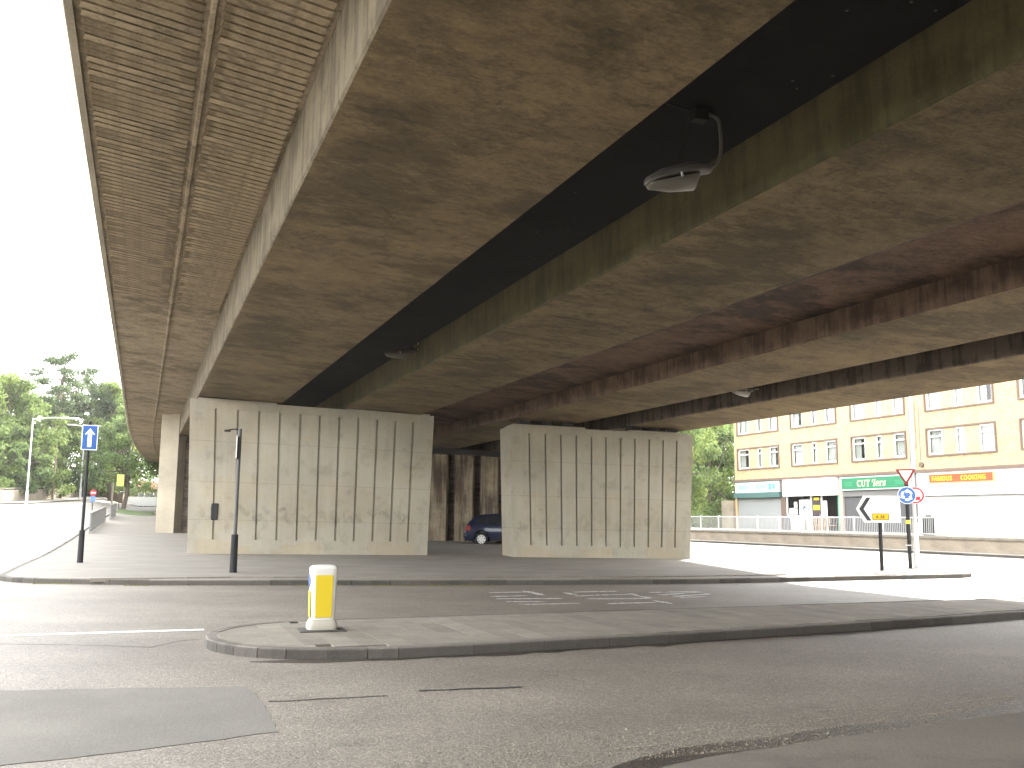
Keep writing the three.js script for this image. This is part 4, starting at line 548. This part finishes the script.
// ------------------------------------------------------------------ lanterns under the deck
{
  const el = (cy, a, b, lo = 1) => Array.from({ length: 16 }, (_, k) => { const t = k / 16 * 6.2832; return [cy + (Math.sin(t) > 0 ? a : a * lo) * Math.sin(t), b * Math.cos(t)]; });
  const mk = (label) => {
    const l = thing('deck_lantern', label, 'lamp', [0, 0, 0], 0, 'lanterns under the flyover');
    obj('housing', loft([{ x: -0.62, ring: el(0.0, 0.02, 0.03) }, { x: -0.58, ring: el(0.01, 0.07, 0.11, 0.35) }, { x: -0.35, ring: el(0.03, 0.12, 0.17, 0.3) }, { x: 0, ring: el(0.04, 0.13, 0.17, 0.3) }, { x: 0.15, ring: el(0.05, 0.11, 0.13, 0.6) }, { x: 0.32, ring: el(0.05, 0.07, 0.075) }, { x: 0.36, ring: el(0.05, 0.05, 0.05) }]), plain(0.09, 0.08, 0.072, 0.6, 0.2), l);
    obj('bowl', loft([{ x: -0.6, ring: el(-0.005, 0.01, 0.05) }, { x: -0.55, ring: el(-0.02, 0.02, 0.12, 3) }, { x: -0.3, ring: el(-0.02, 0.02, 0.155, 6.5) }, { x: 0.02, ring: el(-0.02, 0.02, 0.15, 8.5) }, { x: 0.1, ring: el(-0.01, 0.02, 0.12, 3) }, { x: 0.13, ring: el(0, 0.02, 0.06) }]), new THREE.MeshPhysicalMaterial({ color: C(0.14, 0.13, 0.105), roughness: 0.5, transmission: 0.08, thickness: 0 }), l);
    obj('clip', rbox(0.03, 0.06, 0.02, 0.006, -0.2, 0.0, 0.17), M.aluminium, l);
    return l;
  };
  const l1 = mk('grey lantern on a bent pipe hanging in the black recess overhead, nearest the camera'); l1.position.set(6.02, 5.78, -9.43); l1.rotation.set(0, 0.0, 0.3);
  const R = l1.rotation.z, W = (x, y) => { const dx = x - 6.02, dy = y - 5.78; return [dx * Math.cos(R) + dy * Math.sin(R), -dx * Math.sin(R) + dy * Math.cos(R), 0]; };
  obj('bracket_pipe', tube([W(6.3, 5.92), W(6.43, 6.0), W(6.5, 6.15), W(6.5, 6.5), W(6.47, 6.6), W(6.36, 6.64), W(6.22, 6.62)], 0.024, 40), plain(0.13, 0.12, 0.11, 0.6, 0.2), l1);
  obj('junction_box', [rbox(0.2, 0.16, 0.14, 0.015).rotateZ(-R).translate(...W(6.2, 6.6)), tube([W(6.05, 6.55), W(5.98, 6.2), W(5.86, 5.95)], 0.006)], M.dark, l1);
  obj('conduit', tube([W(6.1, 6.64), W(5.6, 6.69), W(5.0, 6.72)], 0.012), M.dark, l1);
  const l2 = mk('small lantern in the black recess just before the left pier'); l2.position.set(6.86, 6.3, -25.9); l2.rotation.set(0, 0, 0.12); obj('bracket_pipe', tube([[0.3, 0.05, 0], [0.42, 0.1, 0], [0.42, 0.3, 0]], 0.024), M.galv, l2);
  const l3 = mk('pale lantern on the dark beam side near the shops'); l3.position.set(16.7, 5.42, -23.2); l3.rotation.set(0, 0.3, 0.05); obj('bracket_pipe', tube([[0.3, 0.05, 0], [0.5, 0.08, 0], [0.6, 0.08, 0.02]], 0.024), M.galv, l3);
}

// ------------------------------------------------------------------ left side: road boundary, lamps, railings, far things
{
  const line = [[-46, -62], [-30, -80], [-20, -94], [-12.7, -104], [-9.8, -116], [-7.4, -128], [-6.2, -140], [-2, -150], [12, -156]];
  const off = (d) => inset(line, d);
  struct('wooded_bank', (() => { const g = sheet([...off(0.3), [12, -230], [-150, -230], [-150, -62]], 0.25, 6); return g; })(), M.earth);
  struct('verge_path', sheet([...off(-3.2), ...off(0.1).reverse()], 0.1, 3), M.pavement);
  const w = thing('boundary_wall', 'low weathered stone wall along the wooded side of the left road', 'wall');
  for (let i = 0; i + 1 < line.length; i++) { const [a, b] = [line[i], line[i + 1]], L = Math.hypot(b[0] - a[0], b[1] - a[1]), map = (t, y, d) => { const x = lerp(a[0], b[0], t), z = lerp(a[1], b[1], t), n = [(b[1] - a[1]) / L, -(b[0] - a[0]) / L]; return [x + n[0] * d, terr(x, z) + y, z + n[1] * d]; }; obj('wall', hexa(map, [0, 1], [-0.3, 1.25 + rr(-0.06, 0.1)], [0, 0.35], L, 1), M.stonewall, w); obj('coping', hexa(map, [0.002, 0.998], [1.36, 1.44], [-0.04, 0.39], L, 1), M.slabs[1], w); }
}
const lampPost = (label, x, z, h, armTo, armZ, both = false, m = M.galv) => {
  const y = terr(x, z), l = thing('street_lamp', label, 'street lamp', [x, y, z], Math.atan2(-armZ, armTo), 'street lamps on the left road'), A = Math.hypot(armTo, armZ);
  obj('base', cyl(0.13, 0.12, 1.3, 0, 0, 0, 12), m, l); obj('column', cyl(0.085, 0.06, h - 1.3, 0, 1.3, 0, 12), m, l);
  for (const s of both ? [1, -1] : [1]) { obj('arm', tube([[0, h - 0.1, 0], [s * A * 0.12, h + 0.02, 0], [s * A * 0.5, h + 0.14, 0], [s * A * 0.85, h + 0.18, 0]], 0.05), m, l); obj('lantern', rbox(A * 0.32 + 0.4, 0.16, 0.34, 0.06, s * A * 0.95, h + 0.17, 0), plain(0.6, 0.6, 0.58, 0.4), l); }
  return l;
};
lampPost('tall grey street lamp with a long single arm over the left road', -10.05, -98.27, 8.15, 3.4, -0.3);
lampPost('slim twin-armed street lamp behind the blue one-way sign', -6.62, -118, 8.4, 1.5, 0, true);
lampPost('street lamp whose arm only enters at the left edge', -13.1, -92, 11.8, 3.2, -0.2);
{ const p = thing('telegraph_pole', 'bare brown telegraph pole by the boundary wall', 'pole', [-9.2, terr(-9.2, -115), -115]); obj('pole', cyl(0.13, 0.1, 6.2, 0, 0, 0, 10), plain(0.2, 0.15, 0.1, 0.9), p); obj('cap', cyl(0.12, 0.06, 0.1, 0, 6.2, 0, 10), M.postGrey, p); }
{ const p = thing('telegraph_pole', 'thin grey pole under the trees beyond the railings', 'pole', [-3.4, terr(-3.4, -124), -124]); obj('pole', cyl(0.11, 0.09, 4.6, 0, 0, 0, 10), plain(0.3, 0.26, 0.2, 0.9), p); obj('cap', cyl(0.1, 0.05, 0.08, 0, 4.6, 0, 10), M.postGrey, p); }
{ // pavement-edge railings
  const grey = plain(0.2, 0.2, 0.19, 0.5);
  for (const [label, a, b] of [['grey slatted guard railing along the pavement edge, nearer length', [-2.45, -54], [-2.25, -69.5]], ['grey slatted guard railing along the pavement edge, farther length', [-2.1, -75], [-2.0, -86]]]) {
    const r = thing('guard_railing', label, 'railing', [0, 0, 0], 0, 'railings along the left pavement'), L = Math.hypot(b[0] - a[0], b[1] - a[1]), n = Math.round(L / 2), P = (t) => { const x = lerp(a[0], b[0], t), z = lerp(a[1], b[1], t); return [x, terr(x, z) + 0.112, z]; };
    for (let i = 0; i <= n; i++) { const [x, y, z] = P(i / n); obj('post', box(-0.035, 0.035, 0, 1.08, -0.035, 0.035), grey, r).position.set(x, y, z); }
    for (let i = 0; i < n; i++) { const p = P((i + 0.02) / n), q = P((i + 0.98) / n), map = (t, y, d) => [lerp(p[0], q[0], t) + d, lerp(p[1], q[1], t) + y, lerp(p[2], q[2], t)]; obj('rail', [hexa(map, [0, 1], [1.0, 1.06], [-0.02, 0.02]), hexa(map, [0, 1], [0.1, 0.15], [-0.02, 0.02])], grey, r); const bars = []; for (let k = 0; k < 18; k++) bars.push(hexa(map, [(k + 0.5) / 18 - 0.009, (k + 0.5) / 18 + 0.009], [0.15, 1.0], [-0.012, 0.012])); obj('infill_bars', bars, grey, r); }
  }
}
{ // far signs and a house
  const x = -4.1, z = -92, y = terr(x, z), s = thing('no_entry_sign', 'small red round sign on a short post beyond the railings', 'sign', [x, y, z], toCam(x, z)); obj('post', cyl(0.05, 0.05, 1.3, 0, 0, -0.06, 10), M.postGrey, s); const d = obj('red_disc', new THREE.CylinderGeometry(0.3, 0.3, 0.03, 24).rotateX(Math.PI / 2).translate(0, 1.55, 0), plain(0.25, 0.02, 0.025, 0.5), s); obj('white_bar', box(-0.2, 0.2, 1.5, 1.6, 0.016, 0.022), M.white, d); obj('blue_plate', rbox(0.4, 0.5, 0.02, 0.008, 0, 1.0, 0), plain(0.08, 0.16, 0.4, 0.5), s);
  const x2 = -2.3, z2 = -110, y2 = terr(x2, z2), f = thing('roadside_flag_sign', 'yellow-green rectangular sign on a thin pole below the trees', 'sign', [x2, y2, z2], toCam(x2, z2)); obj('pole', cyl(0.05, 0.05, 3.9, 0, 0, -0.06, 10), M.postGrey, f); obj('sign_plate', rbox(0.72, 1.25, 0.03, 0.01, 0, 3.1, 0), plain(0.42, 0.5, 0.09, 0.6), f);
  const bx = -3.4, bz = -136, by = terr(bx, bz), bw = thing('garden_wall', 'long dark red brick garden wall beyond the railings', 'wall', [bx - 2, by, bz], 0.06); obj('wall', box(-1.4, 3.0, -0.3, 1.1, -0.12, 0.12), M.redbrick, bw); obj('coping', box(-1.45, 3.05, 1.103, 1.18, -0.16, 0.16), M.slabs[1], bw);
  const hx = 1.1, hz = -178, hy = 2.6, h = thing('house', 'far small brick house with a red tiled roof seen below the trees', 'house', [hx, hy, hz], 0.1);
  obj('wall', box(-2.6, 2.6, -0.6, 3.3, -3, 3), M.redbrick, h); obj('roof', new THREE.ExtrudeGeometry(new THREE.Shape([[-3.3, 0], [3.3, 0], [0, 1.5]].map((q) => new THREE.Vector2(...q))), { depth: 5.6, bevelEnabled: false }).rotateY(Math.PI / 2).translate(-2.8, 3.31, 0), plain(0.24, 0.07, 0.05, 0.9), h);
  for (const wx of [-1.5, 0, 1.5]) { const w = obj('window', box(wx - 0.5, wx + 0.5, 1.5, 2.7, 3.0, 3.06), M.upvc, h); obj('pane', box(wx - 0.4, wx + 0.4, 1.6, 2.6, 3.063, 3.07), plain(0.12, 0.13, 0.14, 0.15), w); }
  const wx = -0.6, wz = -146, fw = thing('white_fence', 'low white panel fence in front of the far house', 'fence', [wx + 0.8, terr(wx, wz), wz], 0.05); for (let i = 0; i < 6; i++) obj('panel', box(-2.4 + i * 0.8 + 0.02, -1.6 + i * 0.8 - 0.02, 0.05, 1.35, -0.03, 0.03), M.white, fw); for (let i = 0; i < 7; i++) obj('post', box(-2.44 + i * 0.8, -2.36 + i * 0.8, -0.2, 1.45, 0.031, 0.11), M.white, fw);
}
struct('grass_verge', sheet([[-2.3, -93.3], [1.0, -93.3], [1.3, -110], [-2.2, -110]], 0.1, 2), M.grass);
{ // grassy bank between the piers and the shops, with the trees on it
  struct('grass_bank', sheet([[38.2, -72.2], [60, -66.5], [110, -66], [110, -130], [22, -130], [24, -80]], 0.3, 6), M.grass);
}

// ------------------------------------------------------------------ parked car (rear half shows past the pier)
{
  const paint = new THREE.MeshPhysicalMaterial({ color: C(0.007, 0.012, 0.048), roughness: 0.4, metalness: 0.2, clearcoat: 0.7, clearcoatRoughness: 0.08 }), cx = 16.3, cz = -45.3;
  const c = thing('parked_car', 'dark blue hatchback parked behind the right pier, its rear showing', 'car', [cx, terr(cx, cz) + 0.005, cz], -0.42); c.scale.setScalar(1.1);
  // side profile along +x (front), origin under the rear axle
  const H = [[-0.78, 0.42], [-0.8, 0.62], [-0.74, 0.86], [-0.68, 0.96], [-0.56, 1.12], [-0.3, 1.34], [0.1, 1.43], [0.7, 1.45], [1.2, 1.4], [1.55, 1.24], [1.95, 1.0], [2.4, 0.92], [2.85, 0.82], [3.1, 0.68], [3.18, 0.45], [3.12, 0.26]];
  const wid = (y, x) => { const b = y < 0.95 ? 0.84 - 0.05 * Math.pow(Math.abs(y - 0.65) / 0.4, 2) : lerp(0.82, 0.57, (y - 0.95) / 0.5); return b * (1 - 0.14 * Math.pow(Math.abs(x - 1.2) / 2.0, 4)); };
  const xs = steps(-0.78, 3.15, 0.06), topAt = (x) => { for (let i = 0; i + 1 < H.length; i++) if (H[i][0] <= x && H[i + 1][0] >= x && H[i + 1][0] > H[i][0]) return lerp(H[i][1], H[i + 1][1], (x - H[i][0]) / (H[i + 1][0] - H[i][0])); return 0.5; };
  const low = (x) => { let y = 0.22; for (const w of [0, 2.45]) { const d = Math.abs(x - w); if (d < 0.36) y = Math.max(y, Math.sqrt(0.36 * 0.36 - d * d) + 0.3); } return y; };
  const secs = xs.map((x) => { const t = Math.max(topAt(x), low(x) + 0.05), l = low(x), ring = []; const n = 12; for (let k = 0; k <= n; k++) { const y = lerp(l, t, k / n); ring.push([y - (k === n ? 0.0 : 0), wid(y, x) * (k === n ? 0.88 : 1)]); } for (let k = n; k >= 0; k--) { const y = lerp(l, t, k / n); ring.push([y, -wid(y, x) * (k === n ? 0.88 : 1)]); } return { x, ring }; });
  obj('body', loft(secs), paint, c);
  const glassM = plain(0.02, 0.022, 0.025, 0.08);
  const side = (pts, s, name, off = 0.006) => { const v = [], P = pts.map(([x, y]) => [x, y, s * (wid(y, x) + off)]); for (let i = 1; i + 1 < P.length; i++) s > 0 ? v.push(...P[0], ...P[i], ...P[i + 1]) : v.push(...P[0], ...P[i + 1], ...P[i]); const g = new THREE.BufferGeometry(); g.setAttribute('position', new THREE.Float32BufferAttribute(v, 3)); g.setAttribute('uv', new THREE.Float32BufferAttribute(new Float32Array(v.length / 3 * 2), 2)); g.computeVertexNormals(); return g; };
  for (const s of [1, -1]) { obj('side_window', side([[-0.32, 0.99], [0.22, 0.97], [0.22, 1.33], [0.0, 1.32], [-0.2, 1.2]], s), glassM, c); obj('side_window', side([[0.3, 0.97], [0.98, 0.96], [0.98, 1.34], [0.3, 1.34]], s), glassM, c); obj('side_window', side([[1.06, 0.96], [1.7, 0.97], [1.42, 1.22], [1.06, 1.34]], s), glassM, c); obj('tail_light', side([[-0.77, 0.68], [-0.5, 0.7], [-0.52, 0.92], [-0.7, 0.92]], s, '', 0.012), plain(0.3, 0.05, 0.03, 0.25), c); obj('sill_strip', side([[0.4, 0.22], [2.05, 0.22], [2.05, 0.3], [0.4, 0.3]], s, '', 0.01), M.dark, c); obj('door_handle', rbox(0.16, 0.035, 0.03, 0.01, 0.5, 0.86, s * 0.845), paint, c); }
  obj('rear_window', (() => { const g = new THREE.PlaneGeometry(1.0, 0.36); g.rotateY(-Math.PI / 2); g.rotateZ(-0.85); g.translate(-0.47, 1.2, 0); return clean(g); })(), glassM, c);
  obj('bumper', rbox(0.16, 0.2, 1.5, 0.05, -0.76, 0.47, 0), plain(0.02, 0.025, 0.06, 0.5), c);
  for (const [x, z] of [[0, 0.74], [0, -0.74], [2.45, 0.74], [2.45, -0.74]]) { const w = obj('wheel', new THREE.TorusGeometry(0.225, 0.075, 10, 28).scale(1, 1, 1.25).translate(x, 0.3, z), plain(0.015, 0.015, 0.016, 0.8), c), sg = Math.sign(z); const rim = []; rim.push(new THREE.CylinderGeometry(0.2, 0.2, 0.03, 24).rotateX(Math.PI / 2).translate(x, 0.3, z + sg * 0.05)); obj('hub_cap', rim, plain(0.2, 0.2, 0.2, 0.5), w); const sp = []; for (let k = 0; k < 7; k++) sp.push(new THREE.BoxGeometry(0.075, 0.17, 0.03).translate(0, 0.1, 0).rotateZ(k * 0.8976).translate(x, 0.3, z + sg * 0.07)); sp.push(new THREE.TorusGeometry(0.19, 0.018, 6, 24).translate(x, 0.3, z + sg * 0.07)); obj('spokes', sp, plain(0.78, 0.78, 0.77, 0.35), w); }
}

// ------------------------------------------------------------------ trees
function leafGeo(clumps, leaf, cols, flat = 0.75) { // clumps: [x, y, z, r, n]
  let total = 0; for (const c of clumps) total += c[4];
  const v = new Float32Array(total * 12), col = new Float32Array(total * 12), idx = new Uint32Array(total * 6), nor = new Float32Array(total * 12), a = new THREE.Vector3(), b = new THREE.Vector3(), n = new THREE.Vector3(); let q = 0;
  for (const [cx, cy, cz, r, cnt] of clumps) {
    const cc = cols[Math.floor(rnd() * cols.length)], tone = rr(0.75, 1.2);
    for (let i = 0; i < cnt; i++) {
      const u = rr(-1, 1), t = rnd() * 6.2832, s = Math.sqrt(1 - u * u), rad = r * Math.pow(rnd(), 0.45), px = cx + rad * s * Math.cos(t), py = cy + rad * u * flat, pz = cz + rad * s * Math.sin(t);
      n.set(rr(-1, 1), rr(-0.2, 1.3), rr(-1, 1)).normalize(); a.set(rr(-1, 1), rr(-0.6, 0.3), rr(-1, 1)).cross(n).normalize(); b.crossVectors(n, a);
      const L = leaf * rr(0.6, 1.3), w = L * rr(0.4, 0.62), P = [[-L / 2, 0], [0, -w / 2], [L / 2, 0], [0, w / 2]], k = tone * rr(0.75, 1.25);
      for (let m = 0; m < 4; m++) { const o = (q * 4 + m) * 3, [e, f] = P[m]; v[o] = px + a.x * e + b.x * f; v[o + 1] = py + a.y * e + b.y * f; v[o + 2] = pz + a.z * e + b.z * f; nor[o] = n.x; nor[o + 1] = n.y; nor[o + 2] = n.z; col[o] = cc[0] * k; col[o + 1] = cc[1] * k; col[o + 2] = cc[2] * k; }
      idx.set([q * 4, q * 4 + 1, q * 4 + 2, q * 4, q * 4 + 2, q * 4 + 3], q * 6); q++;
    }
  }
  const g = new THREE.BufferGeometry(); g.setAttribute('position', new THREE.BufferAttribute(v, 3)); g.setAttribute('normal', new THREE.BufferAttribute(nor, 3)); g.setAttribute('color', new THREE.BufferAttribute(col, 3)); g.setAttribute('uv', new THREE.BufferAttribute(new Float32Array(total * 8), 2)); g.setIndex(new THREE.BufferAttribute(idx, 1)); return g;
}
function limb(p0, p1, r0, r1, seg = 6) { const d = new THREE.Vector3().subVectors(p1, p0), L = d.length(), g = new THREE.CylinderGeometry(r1, r0, L, seg, 3); const p = g.attributes.position; const ph = rnd() * 6; for (let i = 0; i < p.count; i++) { const t = p.getY(i) / L + 0.5; p.setX(i, p.getX(i) + Math.sin(t * 3.1416) * 0.06 * L * Math.sin(ph)); p.setZ(i, p.getZ(i) + Math.sin(t * 3.1416) * 0.06 * L * Math.cos(ph)); } g.translate(0, L / 2, 0); g.applyQuaternion(new THREE.Quaternion().setFromUnitVectors(new THREE.Vector3(0, 1, 0), d.normalize())); g.translate(p0.x, p0.y, p0.z); return clean(g); }
const V = (x, y, z) => new THREE.Vector3(x, y, z);
const GREENS = { light: [[0.165, 0.22, 0.06], [0.185, 0.235, 0.065], [0.145, 0.2, 0.055]], mid: [[0.125, 0.175, 0.055], [0.14, 0.19, 0.058], [0.105, 0.155, 0.048]], dark: [[0.085, 0.115, 0.05], [0.095, 0.128, 0.055], [0.075, 0.102, 0.046]] };
function broadTree(label, x, z, top, R, tone, grp, { base = 0.1, n = 64, leaves = 190, leaf = 0.38, y0 = null } = {}) {
  const g = y0 ?? terr(x, z) + 0.2, H = top - g, t = thing('broadleaf_tree', label, 'tree', [x, g, z], 0, grp);
  const tr = [limb(V(0, -0.3, 0), V(rr(-0.3, 0.3), H * 0.45, rr(-0.3, 0.3)), 0.012 * H + 0.12, 0.008 * H + 0.06, 9)], cl = [];
  for (let k = 0; k < n; k++) { // clumps in an uneven dome
    const a = rnd() * 6.2832, hy = Math.pow(rnd(), 0.8), y = lerp(H * base, H, hy), env = R * Math.sqrt(Math.max(0.05, 1 - Math.pow((hy - 0.38) / 0.66, 2))) * rr(0.75, 1.12), q = env * Math.pow(rnd(), 0.4), r = R * rr(0.2, 0.36) * (1 - 0.35 * hy);
    const c = [Math.cos(a) * q, Math.min(y, H - r * 0.6), Math.sin(a) * q, r, Math.round(leaves * rr(0.6, 1.3))]; cl.push(c);
    if (k % 3 === 0) { const s = H * rr(0.2, 0.45); tr.push(limb(V(0, s, 0), V(c[0] * 0.9, c[1], c[2] * 0.9), 0.05 + 0.004 * H, 0.02, 5)); }
  }
  obj('trunk', tr, M.bark, t); obj('crown', leafGeo(cl, leaf, GREENS[tone]), M.leaf, t); return t;
}
function pineTree(label, x, z, top, R, grp) {
  const g = terr(x, z) + 0.2, H = top - g, t = thing('pine_tree', label, 'tree', [x, g, z], 0, grp), tr = [limb(V(0, -0.3, 0), V(0.4, H * 0.93, 0.2), 0.32, 0.1, 9)], cl = [];
  for (let k = 0; k < 17; k++) { const hy = 0.52 + 0.47 * Math.pow((k + 0.5) / 17, 0.9), a = k * 2.4 + rr(-0.4, 0.4), q = R * (1.1 - 0.55 * Math.abs(hy - 0.8) / 0.28) * rr(0.35, 1.05), y = H * hy; const e = V(Math.cos(a) * q + 0.3, y + 0.4, Math.sin(a) * q); tr.push(limb(V(0.3, y - 0.5, 0.1), e, 0.09, 0.03, 5)); for (let m = 0; m < 3; m++) cl.push([e.x * rr(0.55, 1.1), e.y + rr(-0.1, 0.5), e.z * rr(0.55, 1.1), R * rr(0.18, 0.3), 130]); }
  obj('trunk', tr, M.bark, t); obj('crown', leafGeo(cl, 0.34, GREENS.dark, 0.38), M.leaf, t); return t;
}
function shrub(label, x, z, h, R, tone, grp, leaf = 0.34, y0 = null) {
  const g = y0 ?? terr(x, z) + 0.15, t = thing('shrub', label, 'shrub', [x, g, z], 0, grp), cl = [], st = [];
  for (let k = 0; k < 12; k++) { const a = rnd() * 6.2832, q = R * Math.sqrt(rnd()) * 0.8, y = h * rr(0.15, 0.85) * (1 - 0.35 * q / R), r = R * rr(0.28, 0.42); cl.push([Math.cos(a) * q, y, Math.sin(a) * q, r, 130]); st.push(limb(V(Math.cos(a) * 0.15, -0.2, Math.sin(a) * 0.15), V(Math.cos(a) * q, y, Math.sin(a) * q), 0.04, 0.012, 5)); }
  obj('stems', st, M.bark, t); obj('foliage', leafGeo(cl, leaf, GREENS[tone]), M.leaf, t); return t;
}
const dirX = (u) => -0.1282 + u * 0.000885, topY = (v, d) => 1.6 + (513 - v) / 930 * 0.89 * d;
{
  const G = 'trees on the wooded bank beyond the left road';
  const T = (label, u, d, v, R, tone, o) => broadTree(label, dirX(u) * d, -d, topY(v, d), R, tone, G, o);
  T('broad bright green tree at the left edge of the picture', 0, 114, 374, 5.8, 'light');
  T('rounded light green tree left of the tall single-arm lamp', 20, 116, 396, 4.6, 'light');
  T('mid green tree behind the lamp arm, below the pine', 36, 128, 392, 4.8, 'mid');
  pineTree('tall open-crowned dark pine standing above the other left trees', dirX(53) * 120, -120, topY(357, 120), 4.6, G);
  T('large dark cedar-like tree right of the pine', 82, 131, 372, 5.2, 'dark', { n: 60, leaves: 140, leaf: 0.36 });
  T('dark green tree between the cedar and the flyover', 98, 134, 385, 4.8, 'dark');
  T('light green tall tree with its top beside the flyover edge', 112, 131, 378, 4.4, 'light');
  T('mid green tree with low boughs under the flyover edge', 126, 116, 402, 4.6, 'mid', { base: 0.24 });
  T('mid green tree farthest back under the flyover', 140, 160, 420, 6, 'mid');
  T('dark green tree behind the yellow-green sign', 118, 146, 398, 5.5, 'mid');
  T('lower light tree in front of the pine trunk', 58, 125, 418, 3.4, 'light');
  T('lower mid green tree behind the single-arm lamp', 10, 110, 428, 3.6, 'mid');
  T('light tree just outside the left edge', -24, 112, 380, 5.4, 'light'); T('mid green tree far outside the left edge', -62, 106, 376, 5.6, 'mid'); T('pale tree behind the left edge tree', -8, 132, 380, 6, 'mid');
  const S = [[2, 107, 455, 2.2, 'light'], [14, 109, 462, 2, 'mid'], [26, 112, 452, 2.3, 'dark'], [38, 114, 448, 2.4, 'light'], [48, 117, 456, 2.2, 'mid'], [60, 121, 462, 2.2, 'light'], [70, 128, 455, 2.4, 'mid'], [82, 131, 468, 2.2, 'light'], [92, 135, 470, 2.2, 'light'], [104, 142, 462, 2.8, 'mid'], [112, 148, 468, 2.6, 'dark'], [122, 152, 462, 2.8, 'mid'], [-14, 104, 450, 2.6, 'mid']];
  const N = ['at the left picture edge', 'second from the left edge', 'just left of the lamp column', 'right of the lamp column', 'below the pine', 'beside the telegraph pole', 'right of the telegraph pole', 'left of the twin-armed lamp', 'right of the twin-armed lamp', 'above the dark red garden wall', 'right of the garden wall', 'behind the yellow-green sign', 'just outside the left edge'];
  S.forEach(([u, d, v, R, tone], i) => shrub(tone + ' green shrub behind the boundary wall, ' + N[i], dirX(u) * d, -d, Math.max(2.2, topY(v, d) - terr(dirX(u) * d, -d)), R, tone, 'shrubs behind the boundary wall'));
}
{
  const G = 'trees between the right pier and the shops', y0 = 0.3;
  broadTree('leafy bright green tree seen right of the right pier', 50, -76, 12.5, 5.2, 'light', G, { y0, base: 0.05, n: 60, leaves: 170, leaf: 0.34 });
  broadTree('mid green tree close behind the right pier', 41, -69, 11, 4.4, 'mid', G, { y0, base: 0.08, n: 50, leaf: 0.32 });
  broadTree('tall mid green tree behind the left end of the shops', 57, -84, 14, 5.6, 'mid', G, { y0 });
  broadTree('dark green tree hidden mostly by the right pier', 37, -80, 12, 5, 'dark', G, { y0 });
  broadTree('light green tree far behind the right pier', 46, -92, 14, 6, 'light', G, { y0 });
  broadTree('dense mid green tree filling the background right of the pier', 53, -80, 11, 5.5, 'mid', G, { y0, base: 0.03, n: 80, leaves: 200, leaf: 0.4 }); broadTree('dense dark tree at the back of the right trees', 60, -94, 13, 7, 'dark', G, { y0, base: 0.02, n: 90, leaves: 200, leaf: 0.5 }); broadTree('dense dark tree behind the dense small tree by the pier', 50, -88, 11, 6, 'dark', G, { y0, base: 0.02, n: 90, leaves: 200, leaf: 0.5 });
  broadTree('small dense tree filling the gap beside the right pier', 43.5, -73, 8.5, 3.8, 'light', G, { y0, base: 0.02, n: 46, leaves: 170, leaf: 0.3 }); shrub('tall mid green bush in the gap beside the right pier', 40.2, -70.2, 5, 2.6, 'mid', 'bushes at the end of the shops', 0.3, y0);
  shrub('low bright green bush by the end of the railings', 41.5, -66.8, 3.2, 2.2, 'light', 'bushes at the end of the shops', 0.3, y0); shrub('low mid green bush against the end of the shops', 46.5, -67.4, 3.6, 2.2, 'mid', 'bushes at the end of the shops', 0.3, y0);
  const p = thing('timber_post', 'short weathered timber post in the grass right of the pier', 'post', [40.2, 0.3, -61.8]); p.position.set(39.6, PY, -64); obj('post', cyl(0.12, 0.1, 2.2, 0, 0, 0, 10), plain(0.3, 0.24, 0.18, 0.9), p); obj('brace', limb(V(0.05, 2.0, 0), V(-0.5, 2.35, 0), 0.04, 0.03, 6), plain(0.3, 0.24, 0.18, 0.9), p);
}
{ // moss and grit along kerbs and gutters: nobody could count it
  const g = new THREE.TetrahedronGeometry(0.5), mk = (name, n, mat, fn, label) => { const im = new THREE.InstancedMesh(g, mat, n), m = new THREE.Matrix4(), q = new THREE.Quaternion(), e = new THREE.Euler(); for (let i = 0; i < n; i++) { const [x, y, z, s, fl] = fn(i); q.setFromEuler(e.set(rnd() * 6, rnd() * 6, rnd() * 6)); m.compose(V(x, y, z), q, V(s, s * fl, s)); im.setMatrixAt(i, m); } im.name = name; im.userData = { kind: 'stuff', label, category: 'debris' }; im.castShadow = im.receiveShadow = true; scene.add(im); };
  mk('kerb_moss', 900, std({ color: C(0.13, 0.13, 0.03), roughness: 1 }), () => { const x = rr(-2.2, 8), z = x < 0.28 ? lerp(-24.2, -22.95, sm(-2.2, 0.28, x)) : -23.0 + 0.248 * x; return [x, 0.005, z + rr(0.0, 0.09), rr(0.015, 0.06) * (vn(x * 1.3, 1, 3) > 0.5 ? 1 : 0.3), 0.6]; }, 'yellowish moss along the foot of the far kerb');
  mk('road_grit', 9000, std({ color: C(0.22, 0.195, 0.15), roughness: 1 }), (i) => { const x = rr(1.5, 9.5), z = -5.72 - 0.11 * Math.max(0, x - 4.6) - Math.pow(rnd(), 1.5) * 0.85; return [x, 0.006, z, rr(0.004, 0.014) * (rnd() > 0.97 ? 2.2 : 1), 0.6]; }, 'fine grit along the gutter in the near right corner');
}
scene.fog = new THREE.FogExp2(0xf2f2ee, 0.00025); // thin haze added to pale the far trees, standing in for glare
renderer.render(scene, camera);
